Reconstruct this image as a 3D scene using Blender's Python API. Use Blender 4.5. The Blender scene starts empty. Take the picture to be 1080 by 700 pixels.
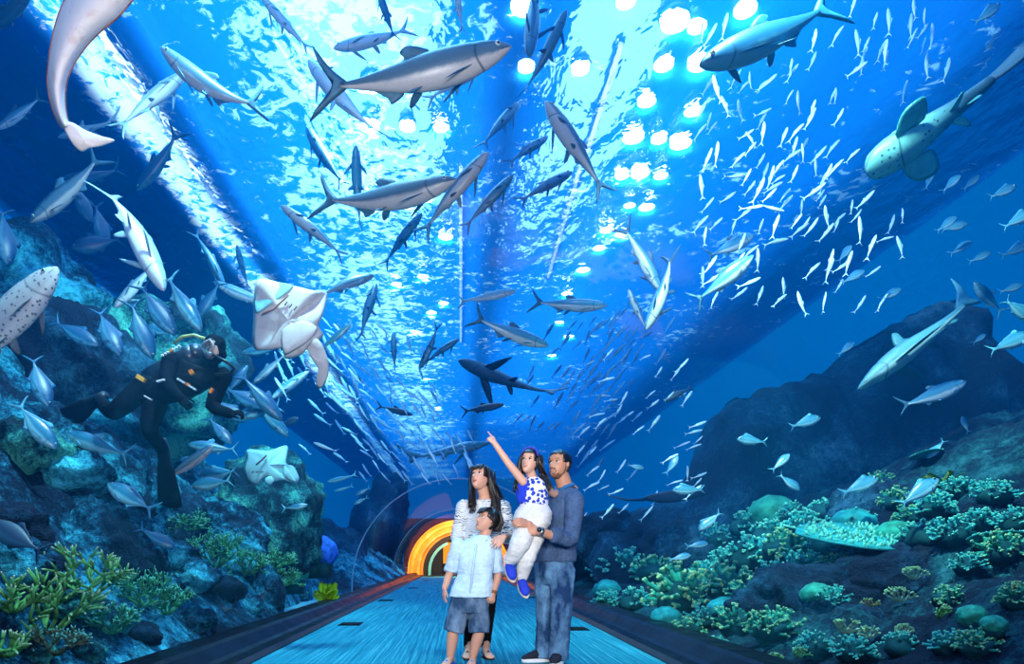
import bpy, bmesh, math, random
from mathutils import Vector, Matrix, Quaternion, noise
R = math.radians
PI = math.pi
scene = bpy.context.scene
COL = scene.collection

# ------------------------------------------------------------------ camera (a level shift lens inside the tunnel)
F = 700.0
EYE = Vector((0.0, 0.0, 0.866))
VX, VY = 484.0, 588.0
def at(px, py, y):
    """world point seen at pixel (px,py) of the 1080x700 frame, y metres down the tunnel"""
    return Vector(((px - VX) / F * y, y, 0.866 + (VY - py) / F * y))
cam_data = bpy.data.cameras.new('camera')
cam = bpy.data.objects.new('camera', cam_data)
COL.objects.link(cam)
cam.location = EYE
cam.rotation_euler = (R(90), 0, 0)
cam_data.sensor_width = 36.0
cam_data.sensor_fit = 'HORIZONTAL'
cam_data.lens = 36.0 * F / 1080.0
cam_data.shift_x = (540.0 - VX) / 1080.0
cam_data.shift_y = (VY - 350.0) / 1080.0
cam_data.clip_end = 300
scene.camera = cam
scene.view_settings.view_transform = 'Standard'
scene.view_settings.look = 'None'
scene.view_settings.gamma = 1.0
scene.view_settings.use_curve_mapping = False
scene.view_settings.exposure = 0.0
try:
    scene.cycles.transparent_max_bounces = 24
    scene.cycles.max_bounces = 6
    scene.cycles.volume_bounces = 0
    scene.cycles.use_denoising = True
    scene.cycles.sample_clamp_indirect = 4.0
    scene.cycles.caustics_reflective = False
    scene.cycles.caustics_refractive = False
except Exception:
    pass

# ------------------------------------------------------------------ materials
def srgb(r, g, b):
    f = lambda c: (c / 12.92 if c <= 0.04045 else ((c + 0.055) / 1.055) ** 2.4)
    return (f(r / 255.0), f(g / 255.0), f(b / 255.0), 1.0)
class NT:
    """small wrapper for node trees"""
    def __init__(s, name):
        s.m = bpy.data.materials.new(name)
        s.m.use_nodes = True
        s.t = s.m.node_tree
        s.t.nodes.clear()
        s.out = s.t.nodes.new('ShaderNodeOutputMaterial')
    def n(s, kind, **kw):
        nd = s.t.nodes.new('ShaderNode' + kind)
        for k, v in kw.items():
            if hasattr(nd, k): setattr(nd, k, v)
        return nd
    def l(s, a, b): s.t.links.new(a, b)
    def set(s, nd, **kw):
        for k, v in kw.items():
            nd.inputs[k.replace('_', ' ')].default_value = v
        return nd
    def pbsdf(s, col=None, rough=0.6, spec=0.3, metal=0.0):
        b = s.n('BsdfPrincipled')
        if col is not None: b.inputs['Base Color'].default_value = col
        b.inputs['Roughness'].default_value = rough
        b.inputs['Specular IOR Level'].default_value = spec
        b.inputs['Metallic'].default_value = metal
        s.l(b.outputs[0], s.out.inputs['Surface'])
        return b
    def coord(s, which='Object', scale=(1, 1, 1), rot=(0, 0, 0)):
        c = s.n('TexCoord'); mp = s.n('Mapping')
        mp.inputs['Scale'].default_value = scale
        mp.inputs['Rotation'].default_value = rot
        s.l(c.outputs[which], mp.inputs[0])
        return mp.outputs[0]
    def noise(s, vec, scale, detail=4, rough=0.55, dist=0.0):
        x = s.n('TexNoise')
        x.inputs['Scale'].default_value = scale
        x.inputs['Detail'].default_value = detail
        x.inputs['Roughness'].default_value = rough
        x.inputs['Distortion'].default_value = dist
        if vec is not None: s.l(vec, x.inputs['Vector'])
        return x.outputs['Fac']
    def ramp(s, fac, stops, interp='LINEAR'):
        r = s.n('ValToRGB')
        r.color_ramp.interpolation = interp
        e = r.color_ramp.elements
        e[0].position, e[0].color = stops[0]
        e[1].position, e[1].color = stops[-1]
        for p, c in stops[1:-1]:
            k = e.new(p); k.color = c
        s.l(fac, r.inputs[0])
        return r.outputs[0]
    def mix(s, fac, a, b, mode='MIX'):
        m = s.n('MixRGB'); m.blend_type = mode
        for i, v in ((0, fac), (1, a), (2, b)):
            if hasattr(v, 'is_linked') or isinstance(v, bpy.types.NodeSocket): s.l(v, m.inputs[i])
            else: m.inputs[i].default_value = v
        return m.outputs[0]
    def math(s, op, a, b=None):
        m = s.n('Math'); m.operation = op
        for i, v in ((0, a), (1, b)):
            if v is None: continue
            if isinstance(v, bpy.types.NodeSocket): s.l(v, m.inputs[i])
            else: m.inputs[i].default_value = v
        return m.outputs[0]
    def bump(s, bsdf, h, strength=0.4, dist=0.02):
        b = s.n('Bump')
        b.inputs['Strength'].default_value = strength
        b.inputs['Distance'].default_value = dist
        s.l(h, b.inputs['Height']); s.l(b.outputs[0], bsdf.inputs['Normal'])
def plain(name, col, rough=0.6, spec=0.3, metal=0.0, var=0.12, scale=14.0, bump=0.0):
    """one colour with a little procedural variation"""
    t = NT(name); b = t.pbsdf(col, rough, spec, metal)
    v = t.coord()
    n = t.noise(v, scale, 5)
    c2 = tuple(c * (1 - 2 * var) for c in col[:3]) + (1,)
    c3 = tuple(min(1, c * (1 + var)) for c in col[:3]) + (1,)
    t.l(t.ramp(n, [(0.3, c2), (0.7, c3)]), b.inputs['Base Color'])
    if bump: t.bump(b, n, bump, 0.01)
    return t.m

# ------------------------------------------------------------------ object helpers
def link(name, me, mat=None, parent=None, smooth=True):
    o = bpy.data.objects.new(name, me)
    COL.objects.link(o)
    if mat is not None:
        for m in (mat if isinstance(mat, (list, tuple)) else [mat]): me.materials.append(m)
    if smooth:
        me.polygons.foreach_set('use_smooth', [True] * len(me.polygons))
    if parent is not None: o.parent = parent
    return o
def obj(name, bm, mat=None, parent=None, smooth=True):
    me = bpy.data.meshes.new(name)
    bmesh.ops.recalc_face_normals(bm, faces=bm.faces)
    bm.to_mesh(me); bm.free()
    return link(name, me, mat, parent, smooth)
def empty(name, loc=(0, 0, 0), rz=0.0):
    o = bpy.data.objects.new(name, None)
    COL.objects.link(o)
    o.location = loc; o.rotation_euler = (0, 0, rz)
    o.empty_display_size = 0.1
    return o
def tag(o, label=None, cat=None, group=None, kind=None):
    if label: o['label'] = label
    if cat: o['category'] = cat
    if group: o['group'] = group
    if kind: o['kind'] = kind
    return o
def struct(name, bm, mat, smooth=False):
    o = obj(name, bm, mat, None, smooth); o['kind'] = 'structure'; return o
def add_box(bm, lo, hi, bev=0.0):
    lo = Vector(lo); hi = Vector(hi)
    r = bmesh.ops.create_cube(bm, size=1.0)
    c = (lo + hi) / 2; d = hi - lo
    for v in r['verts']: v.co = Vector((v.co.x * d.x, v.co.y * d.y, v.co.z * d.z)) + c
    if bev:
        es = list({e for v in r['verts'] for e in v.link_edges})
        bmesh.ops.bevel(bm, geom=es, offset=bev, segments=2, affect='EDGES', profile=0.5)
    return r['verts']
def frames(pts):
    """parallel-transport frames along a polyline"""
    pts = [Vector(p) for p in pts]
    n = len(pts); T = []
    for i in range(n):
        a = pts[max(i - 1, 0)]; b = pts[min(i + 1, n - 1)]
        t = (b - a); T.append(t.normalized() if t.length > 1e-9 else Vector((0, 0, 1)))
    u = T[0].orthogonal().normalized(); U = []
    for i in range(n):
        u = (u - T[i] * u.dot(T[i]))
        u = u.normalized() if u.length > 1e-6 else T[i].orthogonal().normalized()
        U.append(u)
    return pts, T, U
def add_tube(bm, pts, rad, seg=8, cap=True):
    pts, T, U = frames(pts)
    if not isinstance(rad, (list, tuple)): rad = [rad] * len(pts)
    rings = []
    for p, t, u, r in zip(pts, T, U, rad):
        w = t.cross(u)
        rings.append([bm.verts.new(p + (u * math.cos(a) + w * math.sin(a)) * r) for a in [2 * PI * k / seg for k in range(seg)]])
    for a, b in zip(rings, rings[1:]):
        for k in range(seg):
            bm.faces.new((a[k], a[(k + 1) % seg], b[(k + 1) % seg], b[k]))
    if cap:
        bm.faces.new(rings[0][::-1]); bm.faces.new(rings[-1])
    return rings
def loft(bm, rings, closed=True, cap=True):
    """rings: lists of points of the same length"""
    rv = [[bm.verts.new(p) for p in r] for r in rings]
    n = len(rv[0])
    for a, b in zip(rv, rv[1:]):
        for k in range(n if closed else n - 1):
            bm.faces.new((a[k], a[(k + 1) % n], b[(k + 1) % n], b[k]))
    if cap and closed:
        bm.faces.new(rv[0][::-1]); bm.faces.new(rv[-1])
    return rv
def interp(xs, ys, x):
    if x <= xs[0]: return ys[0]
    for i in range(len(xs) - 1):
        if x <= xs[i + 1]:
            t = (x - xs[i]) / (xs[i + 1] - xs[i])
            return ys[i] + (ys[i + 1] - ys[i]) * t
    return ys[-1]
def smooth_interp(xs, ys, x):
    """Catmull-Rom style"""
    n = len(xs)
    if x <= xs[0]: return ys[0]
    if x >= xs[-1]: return ys[-1]
    for i in range(n - 1):
        if x <= xs[i + 1]:
            h = xs[i + 1] - xs[i]; t = (x - xs[i]) / h
            def sl(k):
                if k == 0: return (ys[1] - ys[0]) / (xs[1] - xs[0])
                if k == n - 1: return (ys[-1] - ys[-2]) / (xs[-1] - xs[-2])
                return (ys[k + 1] - ys[k - 1]) / (xs[k + 1] - xs[k - 1])
            m0, m1 = sl(i) * h, sl(i + 1) * h
            return ((2 * t**3 - 3 * t**2 + 1) * ys[i] + (t**3 - 2 * t**2 + t) * m0 + (-2 * t**3 + 3 * t**2) * ys[i + 1] + (t**3 - t**2) * m1)
def copy_tree(o, parent=None):
    c = o.copy(); COL.objects.link(c)
    if parent is not None: c.parent = parent
    for ch in list(o.children): copy_tree(ch, c)
    return c
WORLD_S=0.75; ABS=0.022; SCAT=0.022; P_LEFT=1900; P_RIGHT=1100; P_GAP=340; SUN=8.5
LAMP_E=26; LED_E=6; P_ORANGE=900; P_FILL=850; P_WALK=100; P_UP=900; P_TANK_FILL=3300
# ------------------------------------------------------------------ the place: tank, water, tunnel, walkway
SURF = 8.0              # height of the water surface
TY0, TY1 = -3.0, 60.0   # length of the tank
XL, XR = -9.5, 10.0     # tank side walls
RT, ZT = 2.2, 0.3       # tunnel radius, height of its centre line
RIM = 0.17              # height of the kerb the acrylic stands on
TEND = 30.0             # where the acrylic ends at the far portal
def arch(r, n=40, foot=0.17, zc=None):
    zc = ZT if zc is None else zc
    pts = [(-r, foot)] if foot < zc else []
    pts += [(-r * math.cos(PI * k / n), zc + r * math.sin(PI * k / n)) for k in range(n + 1)]
    if foot < zc: pts.append((r, foot))
    return pts
world = bpy.data.worlds.new('world'); scene.world = world
world.use_nodes = True
bg = world.node_tree.nodes['Background']
bg.inputs[0].default_value = (0.0, 0.17, 0.64, 1)
bg.inputs[1].default_value = WORLD_S

# water: one closed body with the tunnel cut out of it
t = NT('sea_water')
va = t.n('VolumeAbsorption'); va.inputs['Color'].default_value = (0.0, 0.42, 0.93, 1); va.inputs['Density'].default_value = ABS
vs = t.n('VolumeScatter'); vs.inputs['Color'].default_value = (0.0, 0.34, 1.0, 1); vs.inputs['Density'].default_value = SCAT
vs.inputs['Anisotropy'].default_value = 0.3
ad = t.n('AddShader'); t.l(va.outputs[0], ad.inputs[0]); t.l(vs.outputs[0], ad.inputs[1]); t.l(ad.outputs[0], t.out.inputs['Volume'])
bm = bmesh.new()
sec = [(XL, -0.6), (XL, SURF), (XR, SURF), (XR, -0.6), (RT + 0.05, -0.6)] + arch(RT + 0.05, 40, 0.0)[::-1] + [(-RT - 0.05, -0.6)]
loft(bm, [[(x, TY0, z) for x, z in sec], [(x, TY1, z) for x, z in sec]])
water = obj('water', bm, t.m, None, False); water['kind'] = 'structure'

# rippled water surface, lit from above; light dapples and strip glare painted white on the left
t = NT('water_surface')
v = t.coord()
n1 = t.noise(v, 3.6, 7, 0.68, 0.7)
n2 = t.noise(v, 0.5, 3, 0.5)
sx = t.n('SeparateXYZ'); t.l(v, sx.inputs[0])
dapple_zone = t.ramp(t.math('MULTIPLY', t.math('ADD', sx.outputs[0], 9.5), 1 / 19.5), [(0.19, (0, 0, 0, 1)), (0.2, (0.9, 0.9, 0.9, 1)), (0.235, (0.9, 0.9, 0.9, 1)), (0.25, (0, 0, 0, 1)), (0.29, (0.1, 0.1, 0.1, 1)), (0.33, (0.85, 0.85, 0.85, 1)), (0.4, (0.8, 0.8, 0.8, 1)), (0.46, (0.25, 0.25, 0.25, 1)), (0.52, (0, 0, 0, 1))])
dapple = t.ramp(t.math('ADD', t.math('MULTIPLY', n1, t.math('ADD', n2, 0.55)), t.math('MULTIPLY', dapple_zone, 0.17)), [(0.64, (0, 0, 0, 1)), (0.72, (1, 1, 1, 1))])
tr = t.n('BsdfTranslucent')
t.l(t.mix(dapple, (0.01, 0.20, 0.62, 1), (0.55, 0.85, 1.0, 1)), tr.inputs[0])
tp = t.n('BsdfTransparent'); tp.inputs[0].default_value = (0.45, 0.8, 1.0, 1)
rf = t.n('BsdfRefraction'); rf.inputs['IOR'].default_value = 1.12; rf.inputs['Roughness'].default_value = 0.02; rf.inputs[0].default_value = (0.6, 0.88, 1.0, 1)
bp = t.n('Bump'); bp.inputs['Strength'].default_value = 0.55; bp.inputs['Distance'].default_value = 0.25
nb = t.noise(t.coord('Object', (1.6, 0.8, 1)), 1.6, 3, 0.5, 0.3)
t.l(nb, bp.inputs['Height']); t.l(bp.outputs[0], rf.inputs['Normal'])
m1 = t.n('MixShader'); m1.inputs[0].default_value = 0.55
t.l(tp.outputs[0], m1.inputs[1]); t.l(rf.outputs[0], m1.inputs[2])
mx = t.n('MixShader'); mx.inputs[0].default_value = 0.5
t.l(tr.outputs[0], mx.inputs[1]); t.l(m1.outputs[0], mx.inputs[2]); t.l(mx.outputs[0], t.out.inputs['Surface'])
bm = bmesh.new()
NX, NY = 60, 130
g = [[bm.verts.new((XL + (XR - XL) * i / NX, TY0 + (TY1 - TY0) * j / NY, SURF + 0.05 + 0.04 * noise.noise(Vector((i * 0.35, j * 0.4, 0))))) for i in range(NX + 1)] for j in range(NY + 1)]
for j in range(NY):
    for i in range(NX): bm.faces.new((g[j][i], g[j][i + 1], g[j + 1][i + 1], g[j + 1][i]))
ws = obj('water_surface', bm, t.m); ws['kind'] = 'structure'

def area(name, loc, sx, sy, power, col, rot=(0, 0, 0)):
    d = bpy.data.lights.new(name, 'AREA'); d.shape = 'RECTANGLE'; d.size = sx; d.size_y = sy
    d.energy = power; d.color = col
    o = bpy.data.objects.new(name, d); COL.objects.link(o); o.location = loc; o.rotation_euler = rot
    return o
# daylight over the open stretches of the tank, between the decks
area('daylight_left', (-1.9, 20, 10.0), 3.0, 42, P_LEFT, (0.55, 0.85, 1.0))
area('daylight_right', (2.9, 18, 9.6), 1.8, 36, P_RIGHT, (0.5, 0.78, 1.0))
area('daylight_gap', (-5.3, 16, 8.5), 0.4, 32, P_GAP, (0.9, 0.97, 1.0))
sd = bpy.data.lights.new('sun', 'SUN'); sd.energy = SUN; sd.color = (0.3, 0.68, 1.0); sd.angle = R(40)
sun = bpy.data.objects.new('sun', sd); COL.objects.link(sun); sun.rotation_euler = (R(-18), R(-10), 0)
# the decks and gangways over the water
dk = plain('deck_underside', (0.02, 0.24, 0.75, 1), 0.85, 0.1, var=0.3, scale=0.8)
for nm, x0, x1, DK in (('deck_left', XL, -5.55, .2), ('beam_left', -5.05, -4.5, .25), ('beam_centre', 0.4, 1.0, .75), ('deck_right', 6.9, XR, 2.2)):
    bm = bmesh.new(); add_box(bm, (x0, TY0, SURF + DK), (x1, TY1, SURF + DK + 0.3), 0.02); struct(nm, bm, dk)

# acrylic tunnel with its joint rings
t = NT('acrylic')
tp = t.n('BsdfTransparent'); tp.inputs[0].default_value = (0.97, 0.99, 1.0, 1)
gl = t.n('BsdfGlossy'); gl.inputs['Roughness'].default_value = 0.04
lw = t.n('LayerWeight'); lw.inputs['Blend'].default_value = 0.12
mx = t.n('MixShader'); t.l(t.math('MULTIPLY', lw.outputs['Fresnel'], 0.06), mx.inputs[0]); t.l(tp.outputs[0], mx.inputs[1]); t.l(gl.outputs[0], mx.inputs[2])
t.l(mx.outputs[0], t.out.inputs['Surface'])
bm = bmesh.new()
A = arch(RT, 64, RIM)
loft(bm, [[(x, y, z) for x, z in A] for y in (-2.5, 5.0, 13.6, 22.0, TEND)], closed=False)
o = obj('wall_acrylic', bm, t.m); o['kind'] = 'structure'
jm = plain('acrylic_joint', (0.05, 0.32, 0.55, 1), 0.3, 0.5, var=0.05)
for k, y in enumerate((13.6, 22.0)):
    bm = bmesh.new()
    loft(bm, [[(x * s, y + d, ZT + (z - ZT) * s) for x, z in A] for s, d in ((0.992, -0.03), (0.992, 0.03), (1.0, 0.03), (1.0, -0.03), (0.992, -0.03))], closed=False)
    struct('trim_%d' % (k + 1), bm, jm, True)

# carpeted walkway
t = NT('carpet')
b = t.pbsdf(None, 0.9, 0.1)
st = t.noise(t.coord('Object', (26, 0.35, 1)), 1.6, 5, 0.75)
sp = t.noise(t.coord('Object', (60, 22, 1)), 1.0, 3, 0.6)
big = t.noise(t.coord('Object', (0.5, 0.5, 1)), 1.0, 2)
c1 = t.ramp(st, [(0.36, (0.003, 0.055, 0.09, 1)), (0.5, (0.007, 0.21, 0.28, 1)), (0.64, (0.09, 0.44, 0.48, 1))])
c2 = t.mix(t.math('MULTIPLY', sp, 0.6), c1, (0.003, 0.10, 0.15, 1))
t.l(t.mix(t.math('MULTIPLY', big, 0.4), c2, (0.004, 0.20, 0.30, 1)), b.inputs['Base Color'])
t.bump(b, st, 0.5, 0.004)
bm = bmesh.new(); add_box(bm, (-1.72, -2.5, -0.05), (1.72, 36, 0.0)); struct('floor', bm, t.m)
t = NT('kerb_lacquer'); b = t.pbsdf((0.003, 0.005, 0.010, 1), 0.16, 0.06)
kv = t.noise(t.coord('Object', (2, 1.2, 2)), 3.0, 4); t.l(t.ramp(kv, [(0.3, (0.28,) * 3 + (1,)), (0.7, (0.45,) * 3 + (1,))]), b.inputs['Roughness'])
KERB = t.m
brass = plain('edge_metal', (0.03, 0.03, 0.035, 1), 0.5, 0.3, 0.5)
for sgn, nm in ((-1, 'left'), (1, 'right')):
    bm = bmesh.new()
    prof = [(1.722, -0.05), (1.722, 0.035), (1.735, 0.045), (1.86, 0.05), (1.90, 0.07), (1.98, 0.15), (2.02, RIM), (2.24, RIM), (2.24, -0.05)]
    loft(bm, [[(sgn * x, y, z) for x, z in prof] for y in (-2.5, 6, 14, 22, 33)])
    struct('baseboard_' + nm, bm, KERB)
    bm = bmesh.new()
    loft(bm, [[(sgn * x, y, z) for x, z in ((1.70, 0.0), (1.70, 0.012), (1.735, 0.05), (1.735, 0.0))] for y in (-2.5, 33)])
    struct('trim_' + nm, bm, brass)
# black outlet plates let into the carpet and into the ledges
vm = plain('vent_black', (0.004, 0.006, 0.010, 1), 0.8, 0.05, var=0.2)
vs2 = plain('vent_slot', (0.002, 0.003, 0.004, 1), 0.8, 0.1)
pl = [(370, 658, 'left'), (407, 633, 'left'), (436, 620, 'left'), (450, 612, 'left'), (607, 663, 'right'), (563, 630, 'right')]
ordl = ['nearest', 'second', 'third', 'farthest']
cnt = {'left': 0, 'right': 0}
for px, py, sd_ in pl:
    y = 0.866 * F / (py - VY); x = (px - VX) / F * y
    root = empty('floor_plate', (x, y, 0))
    w, d = 0.14, 0.19
    bm = bmesh.new(); add_box(bm, (-w, -d, 0.0), (w, d, 0.008), 0.003); obj('cover', bm, vm, root)
    bm = bmesh.new()
    for s in (-1, 1):
        add_box(bm, (s * w * 0.55 - 0.03, -d * 0.8, 0.008), (s * w * 0.55 + 0.03, d * 0.8, 0.010))
    obj('slot', bm, vs2, root)
    k = cnt[sd_]; cnt[sd_] += 1
    tag(root, 'black plate in the carpet along the %s kerb, %s from the front' % (sd_, ['first', 'second', 'third', 'fourth'][k]), 'floor plate', 'black plates in the carpet')

# seabed
t = NT('sea_gravel')
b = t.pbsdf(None, 0.9, 0.1)
v = t.coord()
n1 = t.noise(v, 22, 5, 0.7); n2 = t.noise(v, 0.8, 4)
t.l(t.mix(n2, t.ramp(n1, [(0.35, (0.05, 0.26, 0.34, 1)), (0.65, (0.32, 0.66, 0.70, 1))]), (0.10, 0.38, 0.46, 1)), b.inputs['Base Color'])
t.bump(b, n1, 0.6, 0.03)
GRAVEL = t.m
for nm, x0, x1 in (('floor_seabed_left', XL, -RT - 0.06), ('floor_seabed_right', RT + 0.06, XR)):
    bm = bmesh.new()
    NX, NY = 40, 100
    g = []
    for j in range(NY + 1):
        row = []
        for i in range(NX + 1):
            x = x0 + (x1 - x0) * i / NX; y = TY0 + (TY1 - TY0) * j / NY
            z = -0.12 + 0.10 * noise.noise(Vector((x * 0.8, y * 0.8, 3))) + 0.035 * max(0, abs(x) - 2.3)
            row.append(bm.verts.new((x, y, z)))
        g.append(row)
    for j in range(NY):
        for i in range(NX): bm.faces.new((g[j][i], g[j][i + 1], g[j + 1][i + 1], g[j + 1][i]))
    struct(nm, bm, GRAVEL, True)

# lamps over the water
def surf_at(px, py, z):
    y = (z - 0.866) * F / (VY - py)
    return (px - VX) / F * y, y
def emis(name, col, s):
    t = NT(name); e = t.n('Emission'); e.inputs[0].default_value = col; e.inputs[1].default_value = s
    t.l(e.outputs[0], t.out.inputs['Surface']); return t.m
lens_m = emis('lamp_lens', (0.9, 0.97, 1.0, 1), LAMP_E)
hous_m = plain('lamp_housing', (0.05, 0.06, 0.07, 1), 0.4, 0.5, 0.6)
led_m = emis('led_strip', (0.55, 0.55, 1.0, 1), LED_E)
LZ = SURF + 0.13
left_l = [(553, 8), (392, 92), (424, 92), (430, 135), (465, 135), (390, 135), (392, 215), (430, 210), (455, 205), (470, 250), (446, 292), (418, 300), (468, 320), (455, 330), (438, 350), (462, 430), (450, 400)]
right_l = [(712, 25), (735, 30), (700, 70), (738, 68), (682, 108), (731, 118), (668, 146), (695, 148), (718, 152), (656, 186), (675, 184), (697, 186), (664, 217), (682, 219), (640, 243), (655, 248), (632, 262), (615, 285), (598, 310), (590, 340), (582, 375), (600, 355), (660, 3), (786, 12)]
green_l = [(612, 74), (555, 72)]
lamp0 = None
for px, py in left_l + right_l + green_l:
    x, y = surf_at(px, py, LZ)
    if lamp0 is None:
        lamp0 = empty('tank_lamp', (x, y, LZ))
        bm = bmesh.new(); loft(bm, [[(r * math.cos(a), r * math.sin(a), z) for a in [2 * PI * k / 20 for k in range(20)]] for r, z in ((0.215, 0.01), (0.22, 0.05), (0.2, 0.12), (0.1, 0.22), (0.04, 0.25))])
        obj('housing', bm, hous_m, lamp0)
        bm = bmesh.new(); loft(bm, [[(r * math.cos(a), r * math.sin(a), z) for a in [2 * PI * k / 20 for k in range(20)]] for r, z in ((0.05, -0.02), (0.14, -0.012), (0.2, 0.012))])
        obj('lens', bm, lens_m, lamp0)
        o = lamp0
    else:
        o = copy_tree(lamp0); o.location = (x, y, LZ)
    s = (0.6 + 0.4 * random.Random(px * 7 + py).random()) * (0.75 if (px, py) in green_l else 1)
    o.scale = (s, s, s)
    if (px, py) in left_l: tag(o, 'round white lamp glaring above the water left of the centre beam', 'lamp', 'lamps above the water, left rows')
    elif (px, py) in right_l: tag(o, 'round white lamp glaring above the water right of the centre beam', 'lamp', 'lamps above the water, right rows')
    else: tag(o, 'small round lamp above the water beside the dark centre beam', 'lamp', 'lamps beside the centre beam')
for k, (a, bb, lab) in enumerate((((655, 50), (618, 165), 'lilac light strip running above the water right of the centre beam, nearer length'),
                             ((612, 178), (578, 292), 'lilac light strip running above the water right of the centre beam, farther length'),
                             ((486, 180), (486, 360), 'lilac light strip above the water straight over the walkway'))):
    x0, y0 = surf_at(*a, LZ); x1, y1 = surf_at(*bb, LZ)
    root = empty('light_strip', (x0, y0, LZ))
    bm = bmesh.new(); add_tube(bm, [(0, 0, 0), ((x1 - x0) / 2, (y1 - y0) / 2, 0.0), (x1 - x0, y1 - y0, 0)], 0.035, 8); obj('tube', bm, led_m, root)
    bm = bmesh.new(); add_box(bm, (-0.06, 0, 0.03), (0.06, (y1 - y0), 0.09)); o = obj('housing', bm, hous_m, root); o.rotation_euler.z = -math.atan2(x1 - x0, y1 - y0)
    tag(root, lab, 'light strip', 'lilac light strips')

# far portal: orange vault, dark doorway
t = NT('orange_vault'); b = t.pbsdf(None, 0.55, 0.3)
v = t.coord('Object', (1, 1, 1))
n = t.noise(v, 1.4, 5, 0.6, 0.4)
t.l(t.ramp(n, [(0.3, (0.60, 0.14, 0.01, 1)), (0.55, (0.85, 0.26, 0.02, 1)), (0.8, (0.9, 0.42, 0.14, 1))]), b.inputs['Base Color'])
ORG = t.m
bm = bmesh.new()
prof = [(2.32, 0.0), (2.30, 0.5), (2.22, 0.5), (2.22, 0.62), (2.10, 0.65), (2.08, 1.2), (1.96, 1.2), (1.96, 1.32), (1.86, 1.35), (1.82, 2.0), (1.74, 2.0), (1.74, 2.2)]
loft(bm, [[(x, TEND + d, z) for x, z in arch(r, 48, 0.0, 0.25)] for r, d in prof], closed=False)
struct('ceiling_vault', bm, ORG)
blk = plain('portal_black', (0.006, 0.006, 0.008, 1), 0.5, 0.3)
bm = bmesh.new()
loft(bm, [[(x, TEND + d, z) for x, z in arch(r, 48, 0.0, 0.25)] for r, d in ((1.9, 2.2), (1.55, 2.2), (1.5, 3.5))], closed=False)
struct('trim_doorway', bm, blk)
teal = plain('portal_teal', (0.02, 0.35, 0.36, 1), 0.4, 0.4)
bm = bmesh.new()
loft(bm, [[(x, TEND + d, z) for x, z in [(a, b_) for a, b_ in arch(r, 48, 0.0, 0.25)][:20]] for r, d in ((1.5, 2.3), (1.36, 2.32), (1.36, 2.6))], closed=False)
struct('trim_teal', bm, teal)
bm = bmesh.new(); add_box(bm, (-3, TEND + 6, 0), (3, TEND + 6.2, 3)); struct('wall_lobby', bm, blk)
bm = bmesh.new(); add_box(bm, (-1.72, TEND + 0.5, 0.0), (1.72, TEND + 6, 0.02)); struct('floor_lobby', bm, blk)
root = empty('lobby_panel', (-0.55, TEND + 5.9, 0))
bm = bmesh.new(); add_box(bm, (-0.3, -0.04, 0.55), (0.42, 0.0, 1.7), 0.02); obj('panel', bm, emis('lit_orange', (1.0, 0.36, 0.03, 1), 1.1), root)
bm = bmesh.new(); add_box(bm, (-0.34, -0.02, 0.0), (0.46, 0.02, 1.75), 0.01); obj('surround', bm, blk, root)
tag(root, 'glowing orange panel seen through the dark doorway at the tunnel end', 'panel')
def point(name, loc, power, col, rad=0.2):
    d = bpy.data.lights.new(name, 'POINT'); d.energy = power; d.color = col; d.shadow_soft_size = rad
    o = bpy.data.objects.new(name, d); COL.objects.link(o); o.location = loc; return o

# neutral fill added behind the camera for the people and near fish
def spot(name, loc, tgt, power, col, ang, rad=0.25, blend=0.6):
    d = bpy.data.lights.new(name, 'SPOT'); d.energy = power; d.color = col; d.spot_size = R(ang); d.spot_blend = blend; d.shadow_soft_size = rad
    o = bpy.data.objects.new(name, d); COL.objects.link(o); o.location = loc
    o.rotation_euler = (Vector(tgt) - Vector(loc)).to_track_quat('-Z', 'Y').to_euler(); return o
spot('portal_lamp', (0.0, TEND - 0.8, 0.9), (0.0, TEND + 3, 1.0), P_ORANGE, (1.0, 0.75, 0.5), 160, 0.15, 0.2)
spot('fill_left', (-1.0, -0.6, 2.1), (0.2, 5.6, 0.9), P_FILL, (1.0, 0.97, 0.94), 36, 0.3)
spot('fill_up', (0.3, -0.3, 1.7), (-1.3, 5.0, 5.2), P_UP, (1.0, 0.95, 0.93), 100, 0.3, 0.9)
spot('fill_right', (1.1, -0.4, 1.9), (0.2, 5.6, 1.0), P_FILL * 0.7, (1.0, 0.98, 0.96), 36, 0.3)
area('walkway_fill', (0.0, -0.8, 2.2), 1.2, 1.2, P_WALK, (0.95, 0.98, 1.0), (R(40), 0, 0))

# spots added above the tank to brighten the reef sides and the school
spot('tank_fill_left', (-1.2, 4.5, 7.4), (-3.6, 7.0, 1.4), P_TANK_FILL, (0.45, 0.9, 1.0), 80, 0.25, 0.8)
spot('tank_fill_left_far', (-1.4, 9.0, 7.4), (-4.0, 10.5, 1.6), P_TANK_FILL * .8, (0.4, 0.9, 1.0), 70, 0.25, 0.8)
spot('tank_fill_right', (2.0, 4.5, 7.2), (4.2, 7.5, 0.6), P_TANK_FILL * 1.2, (0.6, 1.0, 0.85), 70, 0.2, 0.8)
spot('tank_fill_school', (1.6, 5.0, 7.5), (4.8, 9.2, 4.6), P_TANK_FILL * .9, (0.7, 0.95, 1.0), 75, 0.2, 0.9)
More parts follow.
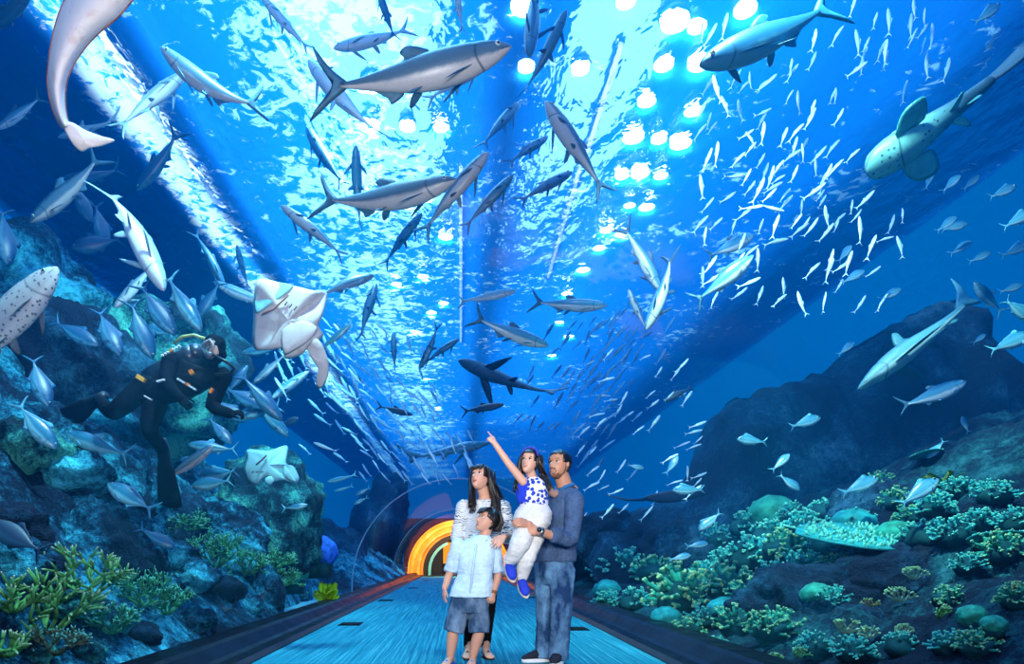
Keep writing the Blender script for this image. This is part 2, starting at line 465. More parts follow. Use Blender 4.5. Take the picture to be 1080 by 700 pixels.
# ------------------------------------------------------------------ reef: rock slopes, boulders, corals
def rock_mat(name, dark, mid, light, scale=2.2, spread=0.0, bump=0.8):
    t = NT(name); b = t.pbsdf(None, 0.85, 0.15)
    v = t.coord()
    n1 = t.noise(v, scale, 9, 0.68, 0.6)
    n2 = t.noise(v, scale * 5, 6, 0.7)
    n3 = t.noise(v, scale * 0.45, 3, 0.5)
    f = t.math('ADD', t.math('MULTIPLY', n1, 0.6), t.math('MULTIPLY', n2, 0.4))
    f = t.math('ADD', f, t.math('MULTIPLY', t.math('SUBTRACT', n3, 0.5), 0.5 + spread))
    n4 = t.noise(v, scale * 13, 4, 0.8)
    f2 = t.math('ADD', f, t.math('MULTIPLY', t.math('SUBTRACT', n4, 0.5), 0.5))
    hot = tuple(min(1, c * 2.0 + 0.02) for c in light[:3]) + (1,)
    t.l(t.ramp(f2, [(0.40, dark), (0.50, mid), (0.60, light), (0.72, hot)]), b.inputs['Base Color'])
    t.bump(b, f2, bump, 0.14)
    return t.m
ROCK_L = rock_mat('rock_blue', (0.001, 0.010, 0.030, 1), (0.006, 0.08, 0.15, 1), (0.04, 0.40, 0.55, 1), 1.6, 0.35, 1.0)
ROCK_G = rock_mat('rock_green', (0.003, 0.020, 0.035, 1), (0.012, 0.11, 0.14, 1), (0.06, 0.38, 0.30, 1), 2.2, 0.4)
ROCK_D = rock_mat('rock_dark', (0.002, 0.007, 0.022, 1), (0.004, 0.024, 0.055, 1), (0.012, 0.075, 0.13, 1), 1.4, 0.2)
def fbm(p, o=5):
    s = 0.0; a = 1.0
    for _ in range(o):
        s += a * noise.noise(p); p = p * 2.03; a *= 0.52
    return s
def ridged(p, o=5):
    s = 0.0; a = 1.0
    for _ in range(o):
        s += a * (1 - 2 * abs(noise.noise(p))); p = p * 2.1; a *= 0.5
    return s
def h_left(x, y):
    d = -x - 2.27
    if d < 0: return -0.1
    h = smooth_interp([0, .3, .8, 1.5, 2.5, 4, 8], [0.06, .26, .70, 1.6, 2.7, 3.6, 4.2], d)
    m = interp([-3, 4, 8, 11, 13.5, 16, 20, 24, 46], [1, 1, 1, .9, .9, .5, .35, .5, .5], y)
    g = interp([8.6, 9.6, 15, 17], [1, 0.0, 0.0, 1], y) if d < 1.0 else (interp([8.6, 9.6, 15, 17], [1, 0.0, 0.0, 1], y) * (1.6 - d) / .6 + (d - 1.0) / .6 if d < 1.6 else 1)
    n = 0.34 * fbm(Vector((x * .9, y * .9, 1.7))) + 0.16 * ridged(Vector((x * 1.7, y * 1.7, 5.2))) + 0.07 * ridged(Vector((x * 4.1, y * 4.1, 2.2)), 3)
    return h * m * g + n * min(1, d * 1.1 + 0.12) * (.3 + .7 * g) - .32 * (1 - g)
def h_right(x, y):
    d = x - 2.27
    if d < 0: return -0.1
    h = smooth_interp([0, .5, 1.5, 2.3, 3.5, 5, 8], [0.04, .18, .55, 1.05, 1.9, 2.5, 3.0], d)
    m = interp([-3, 4, 9, 12, 18, 46], [1, 1, 1, .75, .5, .3], y)
    n = 0.25 * fbm(Vector((x * .9 + 9, y * .9, 3.7))) + 0.13 * ridged(Vector((x * 1.7, y * 1.7, 9.2)))
    return h * m + n * min(1, d * 1.1 + 0.1)
def slope(nm, hf, x0, x1, mat):
    bm = bmesh.new()
    NX, NY = 130, 300
    ys = [TY0 + 0.1 + (TEND + 6 - TY0) * (j / NY) ** 1.25 for j in range(NY + 1)]
    xs = [x0 + (x1 - x0) * (i / NX) ** 1.3 for i in range(NX + 1)]
    g = [[bm.verts.new((x, y, hf(x, y))) for x in xs] for y in ys]
    for j in range(NY):
        for i in range(NX): bm.faces.new((g[j][i], g[j][i + 1], g[j + 1][i + 1], g[j + 1][i]))
    return struct(nm, bm, mat, True)
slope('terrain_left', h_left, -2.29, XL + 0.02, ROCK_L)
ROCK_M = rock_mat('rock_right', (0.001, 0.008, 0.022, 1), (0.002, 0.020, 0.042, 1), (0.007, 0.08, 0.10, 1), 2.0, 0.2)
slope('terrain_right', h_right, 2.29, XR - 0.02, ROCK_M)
def on_reef(px, py, y0=3.0, y1=28.0):
    """first point of the rock slope seen at a pixel"""
    y = y0
    while y < y1:
        p = at(px, py, y)
        h = h_left(p.x, y) if p.x < 0 else h_right(p.x, y)
        if abs(p.x) > 2.3 and p.z <= h: return p
        y += 0.03
    return at(px, py, y1)
def boulder(c, rad, seed, mat, label, amp=0.28, sub=5, name='reef_rock', rz=0.0, group=None):
    bm = bmesh.new()
    bmesh.ops.create_icosphere(bm, subdivisions=sub, radius=1.0)
    off = Vector((seed * 3.1, seed * 1.7, seed * 7.3))
    rad = Vector(rad)
    for v in bm.verts:
        d = v.co.normalized()
        r = 1 + amp * fbm(d * 1.3 + off, 4) + amp * 0.45 * ridged(d * 2.3 + off, 4)
        v.co = Vector((d.x * rad.x, d.y * rad.y, d.z * rad.z)) * r
    o = obj(name, bm, mat)
    o.location = c; o.rotation_euler.z = rz
    return tag(o, label, 'rock', group)
B = [  # px, py, Y, radii, material, label
    (20, 345, 9.0, (1.0, 1.0, 1.0), ROCK_L, 'tall dark blue reef rock at the left edge behind the spotted fish head'),
    (60, 415, 8.3, (0.9, 1.0, 1.05), ROCK_D, 'dark shaded reef rock below the spotted fish at the left edge'),
    (175, 400, 10.2, (1.15, 0.9, 1.05), ROCK_G, 'green streaked reef rock rising behind the diver'),
    (55, 540, 6.6, (0.95, 0.8, 0.85), ROCK_L, 'big mottled blue boulder at the left below the two jacks'),
    (105, 590, 6.0, (0.55, 0.5, 0.5), ROCK_L, 'pale mottled boulder behind the staghorn coral at lower left'),
    (15, 640, 5.0, (0.5, 0.5, 0.35), ROCK_L, 'pale blue rock in the bottom left corner'),
    (286, 548, 10.8, (0.85, 0.8, 0.95), ROCK_G, 'rounded green topped boulder below the small pale ray'),
    (225, 575, 9.0, (0.6, 0.7, 0.5), ROCK_L, 'cracked blue boulder between the jack and the coral tufts'),
    (200, 668, 6.3, (0.2, 0.28, 0.22), ROCK_L, 'low blue rock at the foot of the left kerb by the dark fish'),
    (282, 630, 8.8, (0.18, 0.22, 0.36), ROCK_L, 'upright pale rock standing by the left kerb in front of the gravel'),
    (172, 560, 8.0, (0.45, 0.4, 0.45), ROCK_D, 'dark rock in shade behind the round bodied jack'),
    (850, 655, 6.3, (0.75, 0.6, 0.45), ROCK_D, 'dark overhanging rock under the table coral at lower right'),
    (960, 640, 6.0, (0.6, 0.55, 0.42), ROCK_D, 'dark rock with pale coral sprigs right of the table coral'),
    (1010, 610, 6.6, (0.35, 0.4, 0.22), ROCK_G, 'flat blue green ledge right of the table coral'),
    (1045, 660, 5.0, (0.30, 0.3, 0.4), ROCK_G, 'steep green rock in the bottom right corner'),
    (1032, 640, 5.9, (0.16, 0.16, 0.15), ROCK_L, 'small rounded blue rock in the gap at lower right'),
    (985, 580, 7.0, (0.28, 0.3, 0.24), ROCK_G, 'round green rock behind the table coral'),
    (1050, 505, 8.6, (0.75, 0.6, 0.35), ROCK_D, 'dark ledge below the silver bream at the right edge'),
    (940, 545, 8.2, (0.8, 0.6, 0.4), ROCK_D, 'dark rock crest behind the small green corals at right'),
    (730, 585, 13.0, (0.9, 0.8, 0.6), ROCK_D, 'low dark rock behind the two small bream left of the coral slope'),
    (645, 570, 15.0, (0.8, 0.8, 0.6), ROCK_D, 'distant dark blue rock beside the man'),
    (752, 655, 7.6, (0.22, 0.22, 0.36), ROCK_D, 'dark round stump below the cauliflower coral by the right kerb'),
    (398, 560, 32.0, (1.2, 1.2, 2.0), ROCK_D, 'dark rock pillar left of the far tunnel mouth'),
    (412, 525, 33.0, (1.2, 0.8, 1.2), ROCK_D, 'dark rock shoulder above the left side of the far tunnel mouth'),
    (352, 590, 24.0, (1.0, 1.2, 1.2), ROCK_D, 'low dark rock outside the tunnel joint on the left'),
    (580, 565, 32.0, (1.2, 1.2, 2.0), ROCK_D, 'dark rock right of the far tunnel mouth'),
]
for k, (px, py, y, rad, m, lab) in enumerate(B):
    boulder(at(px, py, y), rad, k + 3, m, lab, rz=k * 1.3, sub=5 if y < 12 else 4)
RUB = [(20, 600, .20), (70, 640, .15), (140, 600, .22), (172, 622, .16), (118, 655, .14), (150, 672, .12), (190, 690, .10), (95, 690, .10), (235, 625, .18), (262, 640, .14), (310, 600, .2), (275, 585, .24), (205, 612, .2), (246, 600, .16),
       (10, 570, .22), (80, 500, .25), (30, 480, .28), (130, 545, .25), (215, 540, .25), (250, 555, .2), (160, 520, .25), (110, 450, .3), (40, 690, .10), (235, 680, .10), (180, 590, .2), (318, 628, .12)]
for k, (px, py, r_) in enumerate(RUB):
    p = on_reef(px, py)
    boulder(p + Vector((-.02, 0, r_ * .15)), (r_ * 1.2, r_, r_ * .8), k + 60, (ROCK_L, ROCK_G, ROCK_D)[k % 3], 'small broken reef stone lying on the left rock slope', amp=.34, sub=4, name='reef_stone', rz=k * 2.1, group='broken stones on the left slope')
# the ridge behind the coral slope on the right
prof = [(612, 590), (625, 556), (650, 548), (690, 530), (722, 512), (742, 478), (752, 440), (775, 425), (800, 412), (850, 402), (900, 368), (950, 338), (985, 320), (1003, 316), (1014, 330), (1022, 392), (1045, 398), (1085, 385)]
bm = bmesh.new()
rings = []
NR = 26
for i in range(150):
    px = 612 + (1085 - 612) * i / 149.0
    py = interp([p[0] for p in prof], [p[1] for p in prof], px)
    p = at(px, py, 15.0)
    top = p.z + 0.14 * fbm(Vector((px * .05, 2, 7)))
    ring = []
    for k in range(NR):
        a = k / (NR - 1)
        yy = 12.6 + 4.8 * a
        zz = -0.3 + (top + 0.3) * math.sin(PI * a) ** 0.42
        q = Vector((p.x, yy, zz))
        n = fbm(q * 0.8, 4) * 0.35 + ridged(q * 1.3, 4) * 0.12
        q += Vector((0.0, n if a < 0.5 else -n, 0.12 * n))
        ring.append(q)
    rings.append(ring)
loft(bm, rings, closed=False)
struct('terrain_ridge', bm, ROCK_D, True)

# every rock surface in one search tree, so that nothing swims inside a rock
from mathutils.bvhtree import BVHTree
_vs, _ps = [], []
bpy.context.view_layer.update()
for o in COL.objects:
    if o.type == 'MESH' and o.parent is None and (o.name.startswith('reef_rock') or o.name.startswith('terrain') or o.name.startswith('reef_stone')):
        b0 = len(_vs); mw = o.matrix_world
        _vs.extend(mw @ v.co for v in o.data.vertices); _ps.extend(tuple(b0 + i for i in p.vertices) for p in o.data.polygons)
REEF = BVHTree.FromPolygons(_vs, _ps)
def reef_y(px, py):
    d = (at(px, py, 1.0) - EYE).normalized()
    h = REEF.ray_cast(EYE + d * 0.5, d, 80)
    return h[0].y if h[0] is not None else 99.0

# ---- corals
rnd = random.Random(11)
C_GREEN = plain('coral_green', (0.02, 0.30, 0.21, 1), 0.75, 0.2, var=0.3, scale=9, bump=0.5)
C_TEAL = plain('coral_teal', (0.015, 0.32, 0.32, 1), 0.75, 0.2, var=0.3, scale=9, bump=0.5)
C_TIP = plain('coral_tip', (0.28, 0.54, 0.27, 1), 0.7, 0.2, var=0.2, scale=20)
C_TIPT = plain('coral_tip_teal', (0.16, 0.62, 0.48, 1), 0.7, 0.2, var=0.2, scale=20)
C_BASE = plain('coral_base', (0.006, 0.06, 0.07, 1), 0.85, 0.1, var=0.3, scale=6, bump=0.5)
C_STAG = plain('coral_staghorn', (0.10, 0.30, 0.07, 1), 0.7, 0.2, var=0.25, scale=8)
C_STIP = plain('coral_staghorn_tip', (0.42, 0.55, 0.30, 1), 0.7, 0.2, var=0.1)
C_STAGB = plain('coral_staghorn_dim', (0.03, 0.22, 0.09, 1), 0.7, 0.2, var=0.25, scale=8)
C_PALE = plain('coral_pale', (0.30, 0.55, 0.36, 1), 0.7, 0.2, var=0.2, scale=16)
C_BLUE = plain('coral_blue', (0.02, 0.12, 0.62, 1), 0.7, 0.2, var=0.35, scale=10, bump=0.8)
C_YEL = plain('coral_yellow', (0.36, 0.62, 0.04, 1), 0.7, 0.2, var=0.25, scale=12)
def join_tips(bb, bt):
    for f in bt.faces: f.material_index = 1
    me = bpy.data.meshes.new('tmp'); bt.to_mesh(me); bt.free(); bb.from_mesh(me); bpy.data.meshes.remove(me)
    return bb
def cauliflower(seed, R0=0.3, n=60, mat=C_GREEN, tip=C_TIP, lobes=5):
    """dome of stubby branches, each forked into knobs with pale tips"""
    r = random.Random(seed)
    root = empty('cauliflower_coral')
    bm = bmesh.new()
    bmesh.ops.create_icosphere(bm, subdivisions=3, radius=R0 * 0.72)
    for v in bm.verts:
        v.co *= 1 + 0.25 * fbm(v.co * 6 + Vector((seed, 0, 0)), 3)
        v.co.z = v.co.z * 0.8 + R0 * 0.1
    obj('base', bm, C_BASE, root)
    bb = bmesh.new(); bt = bmesh.new()
    cs = [Vector((r.uniform(-.45, .45), r.uniform(-.45, .45), r.uniform(0.1, .35))) * R0 for _ in range(lobes)]
    for i in range(n):
        a = r.uniform(0, 2 * PI); z = r.uniform(-0.15, 1.0)
        d = Vector((math.cos(a) * math.sqrt(max(0, 1 - z * z)), math.sin(a) * math.sqrt(max(0, 1 - z * z)), z))
        c = cs[i % lobes]
        p0 = c * 0.6 + d * R0 * 0.35
        L = R0 * r.uniform(0.28, 0.45)
        p1 = p0 + d * L
        add_tube(bb, [p0, (p0 + p1) / 2, p1], [R0 * .085, R0 * .075, R0 * .06], 5)
        for q in range(3):
            dd = (d + Vector((r.uniform(-1, 1), r.uniform(-1, 1), r.uniform(-.4, .8))) * 0.75).normalized()
            e = p1 + dd * R0 * 0.13
            add_tube(bb, [p1, e], [R0 * .055, R0 * .045], 5)
            add_tube(bt, [e - dd * R0 * .01, e + dd * R0 * 0.045], [R0 * .047, R0 * .03], 5)
    obj('branches', join_tips(bb, bt), [mat, tip], root)
    return root
def table_coral(seed, R0=0.4, mat=C_TEAL):
    r = random.Random(seed)
    root = empty('table_coral')
    bm = bmesh.new()
    rings = []
    N = 40
    for rr, z in ((0.06, 0.0), (0.10, 0.06), (0.5, 0.17), (0.85, 0.20), (1.0, 0.225), (1.0, 0.25), (0.8, 0.245), (0.5, 0.235), (0.2, 0.225), (0.02, 0.22)):
        rings.append([Vector((math.cos(a) * rr * R0 * (1 + 0.16 * noise.noise(Vector((math.cos(a) * 1.6, math.sin(a) * 1.6, seed))) * min(1, rr * 2)),
                              math.sin(a) * rr * R0 * (1 + 0.16 * noise.noise(Vector((math.cos(a) * 1.6, math.sin(a) * 1.6, seed + 5))) * min(1, rr * 2)),
                              z * R0 * 1.2)) for a in [2 * PI * k / N for k in range(N)]])
    loft(bm, rings); obj('plate', bm, mat, root)
    bk = bmesh.new()
    for _ in range(260):
        a = r.uniform(0, 2 * PI); rr = math.sqrt(r.uniform(0.0, 1)) * 0.95 * R0
        p = Vector((math.cos(a) * rr, math.sin(a) * rr, 0.285 * R0))
        h = R0 * r.uniform(0.04, 0.09)
        add_tube(bk, [p - Vector((0, 0, .02 * R0)), p + Vector((r.uniform(-.02, .02) * R0, r.uniform(-.02, .02) * R0, h))], [R0 * .03, R0 * .014], 4)
    k = obj('knobs', bk, C_TIPT, root); k['kind'] = 'stuff'
    return root
def antler(seed, R0=0.16, n=5, mat=C_PALE, flat=0.5):
    """sprig of thick knobbed branches"""
    r = random.Random(seed)
    root = empty('finger_coral')
    bb = bmesh.new(); bt = bmesh.new()
    def grow(p, d, L, rad, depth):
        q = p + d * L
        add_tube(bb, [p, (p + q) / 2 + Vector((r.uniform(-.1, .1) * L, 0, r.uniform(-.1, .1) * L)), q], [rad, rad * .95, rad * .85], 6)
        if depth == 0:
            add_tube(bt, [q - d * rad * .3, q + d * rad * .7, q + d * rad * 1.2], [rad * .95, rad * .9, rad * .4], 6); return
        for s in range(r.choice((2, 2, 3))):
            dd = (d + Vector((r.uniform(-1, 1), r.uniform(-.5, .2), r.uniform(-.5, .9))) * 0.85).normalized()
            grow(q, dd, L * r.uniform(.65, .85), rad * .85, depth - 1)
    for i in range(n):
        a = -0.9 + 1.8 * i / max(1, n - 1)
        grow(Vector((0.15 * R0 * math.sin(a), 0, 0)), Vector((math.sin(a), -0.35, math.cos(a))).normalized(), R0 * .36, R0 * .075, 2)
    obj('branches', join_tips(bb, bt), [mat, C_TIP], root)
    return root
def dome(seed, R0=0.2, mat=C_GREEN):
    root = empty('brain_coral')
    bm = bmesh.new(); bmesh.ops.create_icosphere(bm, subdivisions=4, radius=R0)
    for v in bm.verts:
        d = v.co.normalized()
        v.co = d * R0 * (1 + 0.10 * fbm(d * 2 + Vector((seed, 1, 2)), 3) + 0.035 * ridged(d * 7 + Vector((seed, 0, 0)), 2))
        v.co.z *= 0.8
    obj('crown', bm, mat, root)
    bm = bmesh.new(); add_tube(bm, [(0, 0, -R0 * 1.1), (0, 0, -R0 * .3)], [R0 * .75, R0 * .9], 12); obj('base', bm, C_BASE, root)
    return root
def leafy(seed, R0=0.2, n=16, mat=C_YEL):
    """cupped leaves fanning from one foot"""
    r = random.Random(seed)
    root = empty('leaf_coral')
    for i in range(n):
        bm = bmesh.new()
        a = -1.45 + 2.9 * (i + r.random()) / n; ti = r.uniform(-.4, .9); L = R0 * r.uniform(.55, 1.1)
        d = Vector((math.sin(a), -ti, max(.25, math.cos(a)))).normalized(); s = d.cross(Vector((0, 1, 0))).normalized(); nn = d.cross(s)
        rows = []
        for u in [k / 8 for k in range(9)]:
            w = L * .25 * math.sin(PI * min(.93, .08 + .92 * u)) ** .7
            rows.append([d * L * u + s * w * c + nn * (L * .12 * c * c + .03 * L * math.sin(9 * c + i)) for c in [-1 + 2 * m / 8 for m in range(9)]])
        loft(bm, rows, closed=False)
        bmesh.ops.solidify(bm, geom=bm.faces[:], thickness=R0 * .03)
        obj('leaf', bm, mat, root)
    return root
def staghorn(seed, R0=0.4, n=8, mat=C_STAG, tip=C_STIP, depth=3, rad=0.016):
    r = random.Random(seed)
    root = empty('staghorn_coral')
    bb = bmesh.new(); bt = bmesh.new()
    def grow(p, d, L, rd, dep):
        q = p + d * L
        m = (p + q) / 2 + Vector((r.uniform(-1, 1), r.uniform(-1, 1), r.uniform(-1, 1))) * L * .08
        add_tube(bb, [p, m, q], [rd, rd * .92, rd * .82], 6)
        if dep == 0:
            add_tube(bt, [q - d * rd * .2, q + d * rd * 2.2], [rd * .86, rd * .35], 6); return
        for s in range(2 + (r.random() < .45)):
            dd = (d + Vector((r.uniform(-1, 1), r.uniform(-1, 1), r.uniform(-.55, .9))) * 0.9).normalized()
            grow(q, dd, L * r.uniform(.62, .95), rd * .86, dep - 1)
    for i in range(n):
        a = 2 * PI * i / n + r.uniform(-.3, .3)
        grow(Vector((math.cos(a), math.sin(a), 0)) * R0 * .08, Vector((math.cos(a) * .9, math.sin(a) * .9, r.uniform(.4, 1.1))).normalized(), R0 * .33, rad, depth)
    obj('branches', join_tips(bb, bt), [mat, tip], root)
    return root
def put(root, px, py, s=1.0, rz=0.0, lift=0.0, label=None, cat='coral', group=None, tilt=0.0, y=None):
    p = on_reef(px, py) if y is None else at(px, py, y)
    root.location = p + Vector((0, 0, lift)); root.scale = (s, s, s); root.rotation_euler = (tilt, 0, rz)
    return tag(root, label, cat, group)
cau = [cauliflower(1), cauliflower(2, n=75), cauliflower(3, n=50, mat=C_TEAL, tip=C_TIPT), cauliflower(4, n=66, mat=C_TEAL, tip=C_TIPT)]
used = set()
def inst(lst, k):
    o = lst[k % len(lst)]
    if o.name in used: o = copy_tree(o)
    else: used.add(o.name)
    return o
# measured pixel, radius in pixels, which mesh, label or None
CAU = [
    (724, 640, 48, 1, 'large round cauliflower coral above the right kerb beside the stump'),
    (662, 606, 34, 2, 'teal cauliflower coral nearest to the man on the right slope'),
    (640, 612, 24, 3, None), (690, 612, 30, 0, None), (668, 640, 24, 2, None), (745, 612, 22, 3, None), (700, 598, 22, 2, None),
    (790, 596, 36, 3, None), (830, 590, 36, 0, None), (850, 566, 30, 3, None), (812, 574, 30, 2, None), (770, 626, 34, 1, None),
    (800, 640, 34, 0, None), (765, 600, 26, 2, None), (846, 612, 36, 2, None), (820, 620, 30, 3, None), (872, 582, 26, 2, None),
    (640, 640, 18, 3, None), (780, 665, 30, 0, None), (742, 660, 22, 3, None), (815, 672, 32, 1, 'green cauliflower coral low on the slope, close above the right kerb corner'),
    (1006, 572, 28, 3, 'bushy teal coral cluster right of the table coral under the ledge'), (975, 575, 30, 2, None), (1060, 590, 30, 1, 'yellowish green cauliflower coral at the right edge'),
    (1072, 560, 26, 3, None), (1022, 604, 22, 2, None), (905, 560, 24, 3, None), (945, 535, 22, 1, None), (960, 552, 20, 0, None), (930, 515, 18, 1, None),
    (1070, 640, 24, 0, 'small pale coral cluster low at the right edge'), (900, 695, 26, 2, None), (860, 690, 24, 3, None), (950, 690, 24, 2, None), (1000, 690, 24, 3, None),
    (690, 580, 24, 3, None), (720, 592, 22, 2, None), (760, 575, 24, 3, None), (785, 560, 24, 2, None), (870, 545, 22, 2, None), (985, 545, 26, 3, None), (1035, 560, 26, 2, None), (1000, 640, 22, 0, None), (1030, 690, 26, 1, None), (725, 672, 22, 0, None), (875, 640, 22, 3, None), (885, 605, 22, 0, None), (1010, 525, 24, 2, None), (1050, 530, 24, 3, None), (670, 590, 20, 3, None), (755, 690, 20, 2, None),
    (605, 607, 18, 2, None), (622, 596, 16, 3, None), (735, 636, 20, 0, None), (808, 548, 24, 2, None), (838, 548, 20, 3, None),
]
for k, (px, py, rp, m, lab) in enumerate(CAU):
    o = inst(cau, m)
    p = on_reef(px, py)
    put(o, px, py, rp / (0.3 * 1.15) * p.y / F, rz=k * 1.1, lift=0.03, label=lab or ('green cauliflower coral head with pale tips in the right reef thicket' if m < 2 else 'teal cauliflower coral head in the right reef thicket'),
        group=None if lab else ('green cauliflower corals' if m < 2 else 'teal cauliflower corals'))
tabs = [table_coral(1), table_coral(2)]
TAB = [(905, 592, 62, 0, 'broad flat teal table coral on the rock at lower right'), (848, 575, 26, 1, 'small tilted green plate coral left of the big table coral'),
       (655, 592, 30, 1, 'pale teal plate coral at the top of the slope beside the man'), (1055, 590, 30, 0, 'round plate coral under the dark blue fish at right'),
       (978, 492, 16, 1, 'small flat coral on the dark wall left of the leafy yellow coral')]
for k, (px, py, rp, m, lab) in enumerate(TAB):
    o = inst(tabs, m); p = on_reef(px, py)
    put(o, px, py, rp / 0.4 * p.y / F, rz=k * 0.9, lift=0.10, label=lab, tilt=0.25)
ant = [antler(1), antler(2, n=4), antler(3, n=6)]
C_LIME = plain('coral_lime', (0.10, 0.42, 0.12, 1), 0.7, 0.2, var=0.2, scale=16); C_OCHRE = plain('coral_ochre', (0.34, 0.34, 0.10, 1), 0.7, 0.2, var=0.2, scale=16)
ant_g = [antler(4, n=6, mat=C_LIME), antler(6, mat=C_LIME), antler(7, n=6, mat=C_LIME)]; ant_y = [antler(8, mat=C_OCHRE), antler(9, n=4, mat=C_OCHRE), antler(10, mat=C_OCHRE)]
ANT = [(948, 622, 30, 0, 'upright pale finger coral sprig on the dark rock right of the table coral'), (893, 655, 32, 2, 'pale finger coral sprig reaching left across the dark rock'),
       (915, 662, 26, 1, 'pale finger coral sprig spreading right below the upright one'), (950, 660, 26, 0, 'pale finger coral sprig beside the dark gap'),
       (990, 640, 28, 2, 'bright green finger coral sprig near the round blue rock'), (918, 632, 18, 1, 'lone small ochre finger coral on the dark rock face'),
       (815, 690, 22, 2, 'leaf green coral sprig at the bottom edge right of the kerb'), (842, 684, 22, 1, 'leaf green coral sprig at the bottom edge under the slope'),
       (775, 690, 20, 0, 'leaf green coral sprig touching the right kerb'), (1068, 615, 28, 2, 'yellow finger coral at the right edge above the corner rock'),
       (866, 560, 20, 1, 'small finger coral on the crest behind the table coral'), (963, 600, 26, 0, 'upright finger coral at the right end of the table coral')]
for k, (px, py, rp, m, lab) in enumerate(ANT):
    o = inst(ant_g if 'green' in lab else (ant_y if 'ochre' in lab or 'yellow' in lab else ant), m)
    y = min(reef_y(px, py), reef_y(px, py + rp * .4)) - .07
    put(o, px, py + rp * .4, rp / 0.16 * 0.62 * y / F, rz=(k % 5 - 2) * .25, label=lab, y=y)
for o in ant + ant_g + ant_y:
    if o.name not in used:
        for c in list(o.children): bpy.data.objects.remove(c)
        bpy.data.objects.remove(o)
dm = [dome(1), dome(2, mat=C_TEAL)]
DOM = [(815, 546, 24, 0, 'round green brain coral on top of the coral slope'), (703, 658, 16, 1, 'pale round coral left of the large cauliflower coral'), (765, 650, 18, 1, 'smooth teal dome coral right of the dark stump'),
       (640, 626, 14, 1, 'small teal dome coral at the right kerb below the plate coral'), (945, 572, 20, 0, 'green dome coral behind the table coral'), (862, 635, 16, 0, 'green boulder coral at the left end of the dark rock'),
       (900, 560, 22, 1, 'teal dome coral behind the left end of the table coral'), (1025, 660, 14, 0, 'small green dome coral in the lower right gap'), (1048, 670, 12, 0, 'lowest green dome coral at lower right')]
for k, (px, py, rp, m, lab) in enumerate(DOM):
    o = inst(dm, m); p = on_reef(px, py)
    put(o, px, py, rp / 0.2 * p.y / F, rz=k, lift=0.06, label=lab)
put(leafy(5, mat=plain('coral_leaf_green', (0.22, 0.42, 0.05, 1), 0.7, 0.2, var=0.3)), 994, 520, 1.5, label='leafy yellow green coral on the dark ledge by the silver bream', y=min(7.4, reef_y(994, 520) - .08))
put(leafy(6, R0=0.24, n=10), 345, 632, 1.35, label='bright yellow leaf coral on the gravel left of the walkway', y=11.2)
# left: staghorn thickets, blue coral, tufts
STG = [(45, 668, 4.7, 0.50, 8, C_STAG, 'large yellow green staghorn coral in the bottom left corner'), (92, 630, 5.2, 0.44, 7, C_STAG, 'staghorn coral with long branches behind the corner one at left'),
       (150, 640, 5.9, 0.38, 11, C_STAGB, 'spreading green staghorn coral left of the dark fish by the kerb'), (176, 648, 6.2, 0.3, 10, C_STAGB, 'low green staghorn tangle next to the dark fish by the kerb'),
       (200, 560, 8.2, 0.30, 12, C_STAGB, 'green tufted coral on the rock below the round bodied jack'), (228, 598, 8.0, 0.46, 14, C_STAGB, 'dim green coral thicket above the dark fish at the left kerb'),
       (262, 606, 8.6, 0.34, 12, C_STAGB, 'dim green coral thicket right of the cracked boulder'), (300, 618, 9.4, 0.28, 10, C_STAGB, 'sparse green coral beside the upright pale rock'),
       (8, 692, 4.35, 0.26, 7, C_STAG, 'staghorn coral cut by the bottom left corner'), (14, 645, 4.9, 0.30, 6, C_STAG, 'staghorn coral at the left edge behind the corner one'), (118, 668, 5.2, 0.26, 10, C_STAGB, 'low green staghorn coral between the large one and the kerb'), (290, 600, 9.3, 0.34, 12, C_STAGB, 'green coral thicket under the green topped boulder'),
       (60, 690, 4.5, 0.22, 9, plain('coral_brown', (0.10, 0.13, 0.08, 1), .8, .1), 'small brown coral tuft at the bottom left below the staghorn')]
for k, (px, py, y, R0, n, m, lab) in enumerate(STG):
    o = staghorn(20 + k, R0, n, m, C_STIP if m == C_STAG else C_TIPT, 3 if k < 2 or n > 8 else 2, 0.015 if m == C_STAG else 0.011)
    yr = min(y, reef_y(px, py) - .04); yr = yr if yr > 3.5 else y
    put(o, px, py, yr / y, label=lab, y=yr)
o = dome(7, 0.42, C_BLUE); put(o, 330, 582, 1.0, label='vivid blue coral mound behind the yellow leaf coral', y=11.8)
o = dome(8, 0.3, C_GREEN); put(o, 305, 605, 1.0, label='green mossy coral mound left of the blue coral', y=11.0)
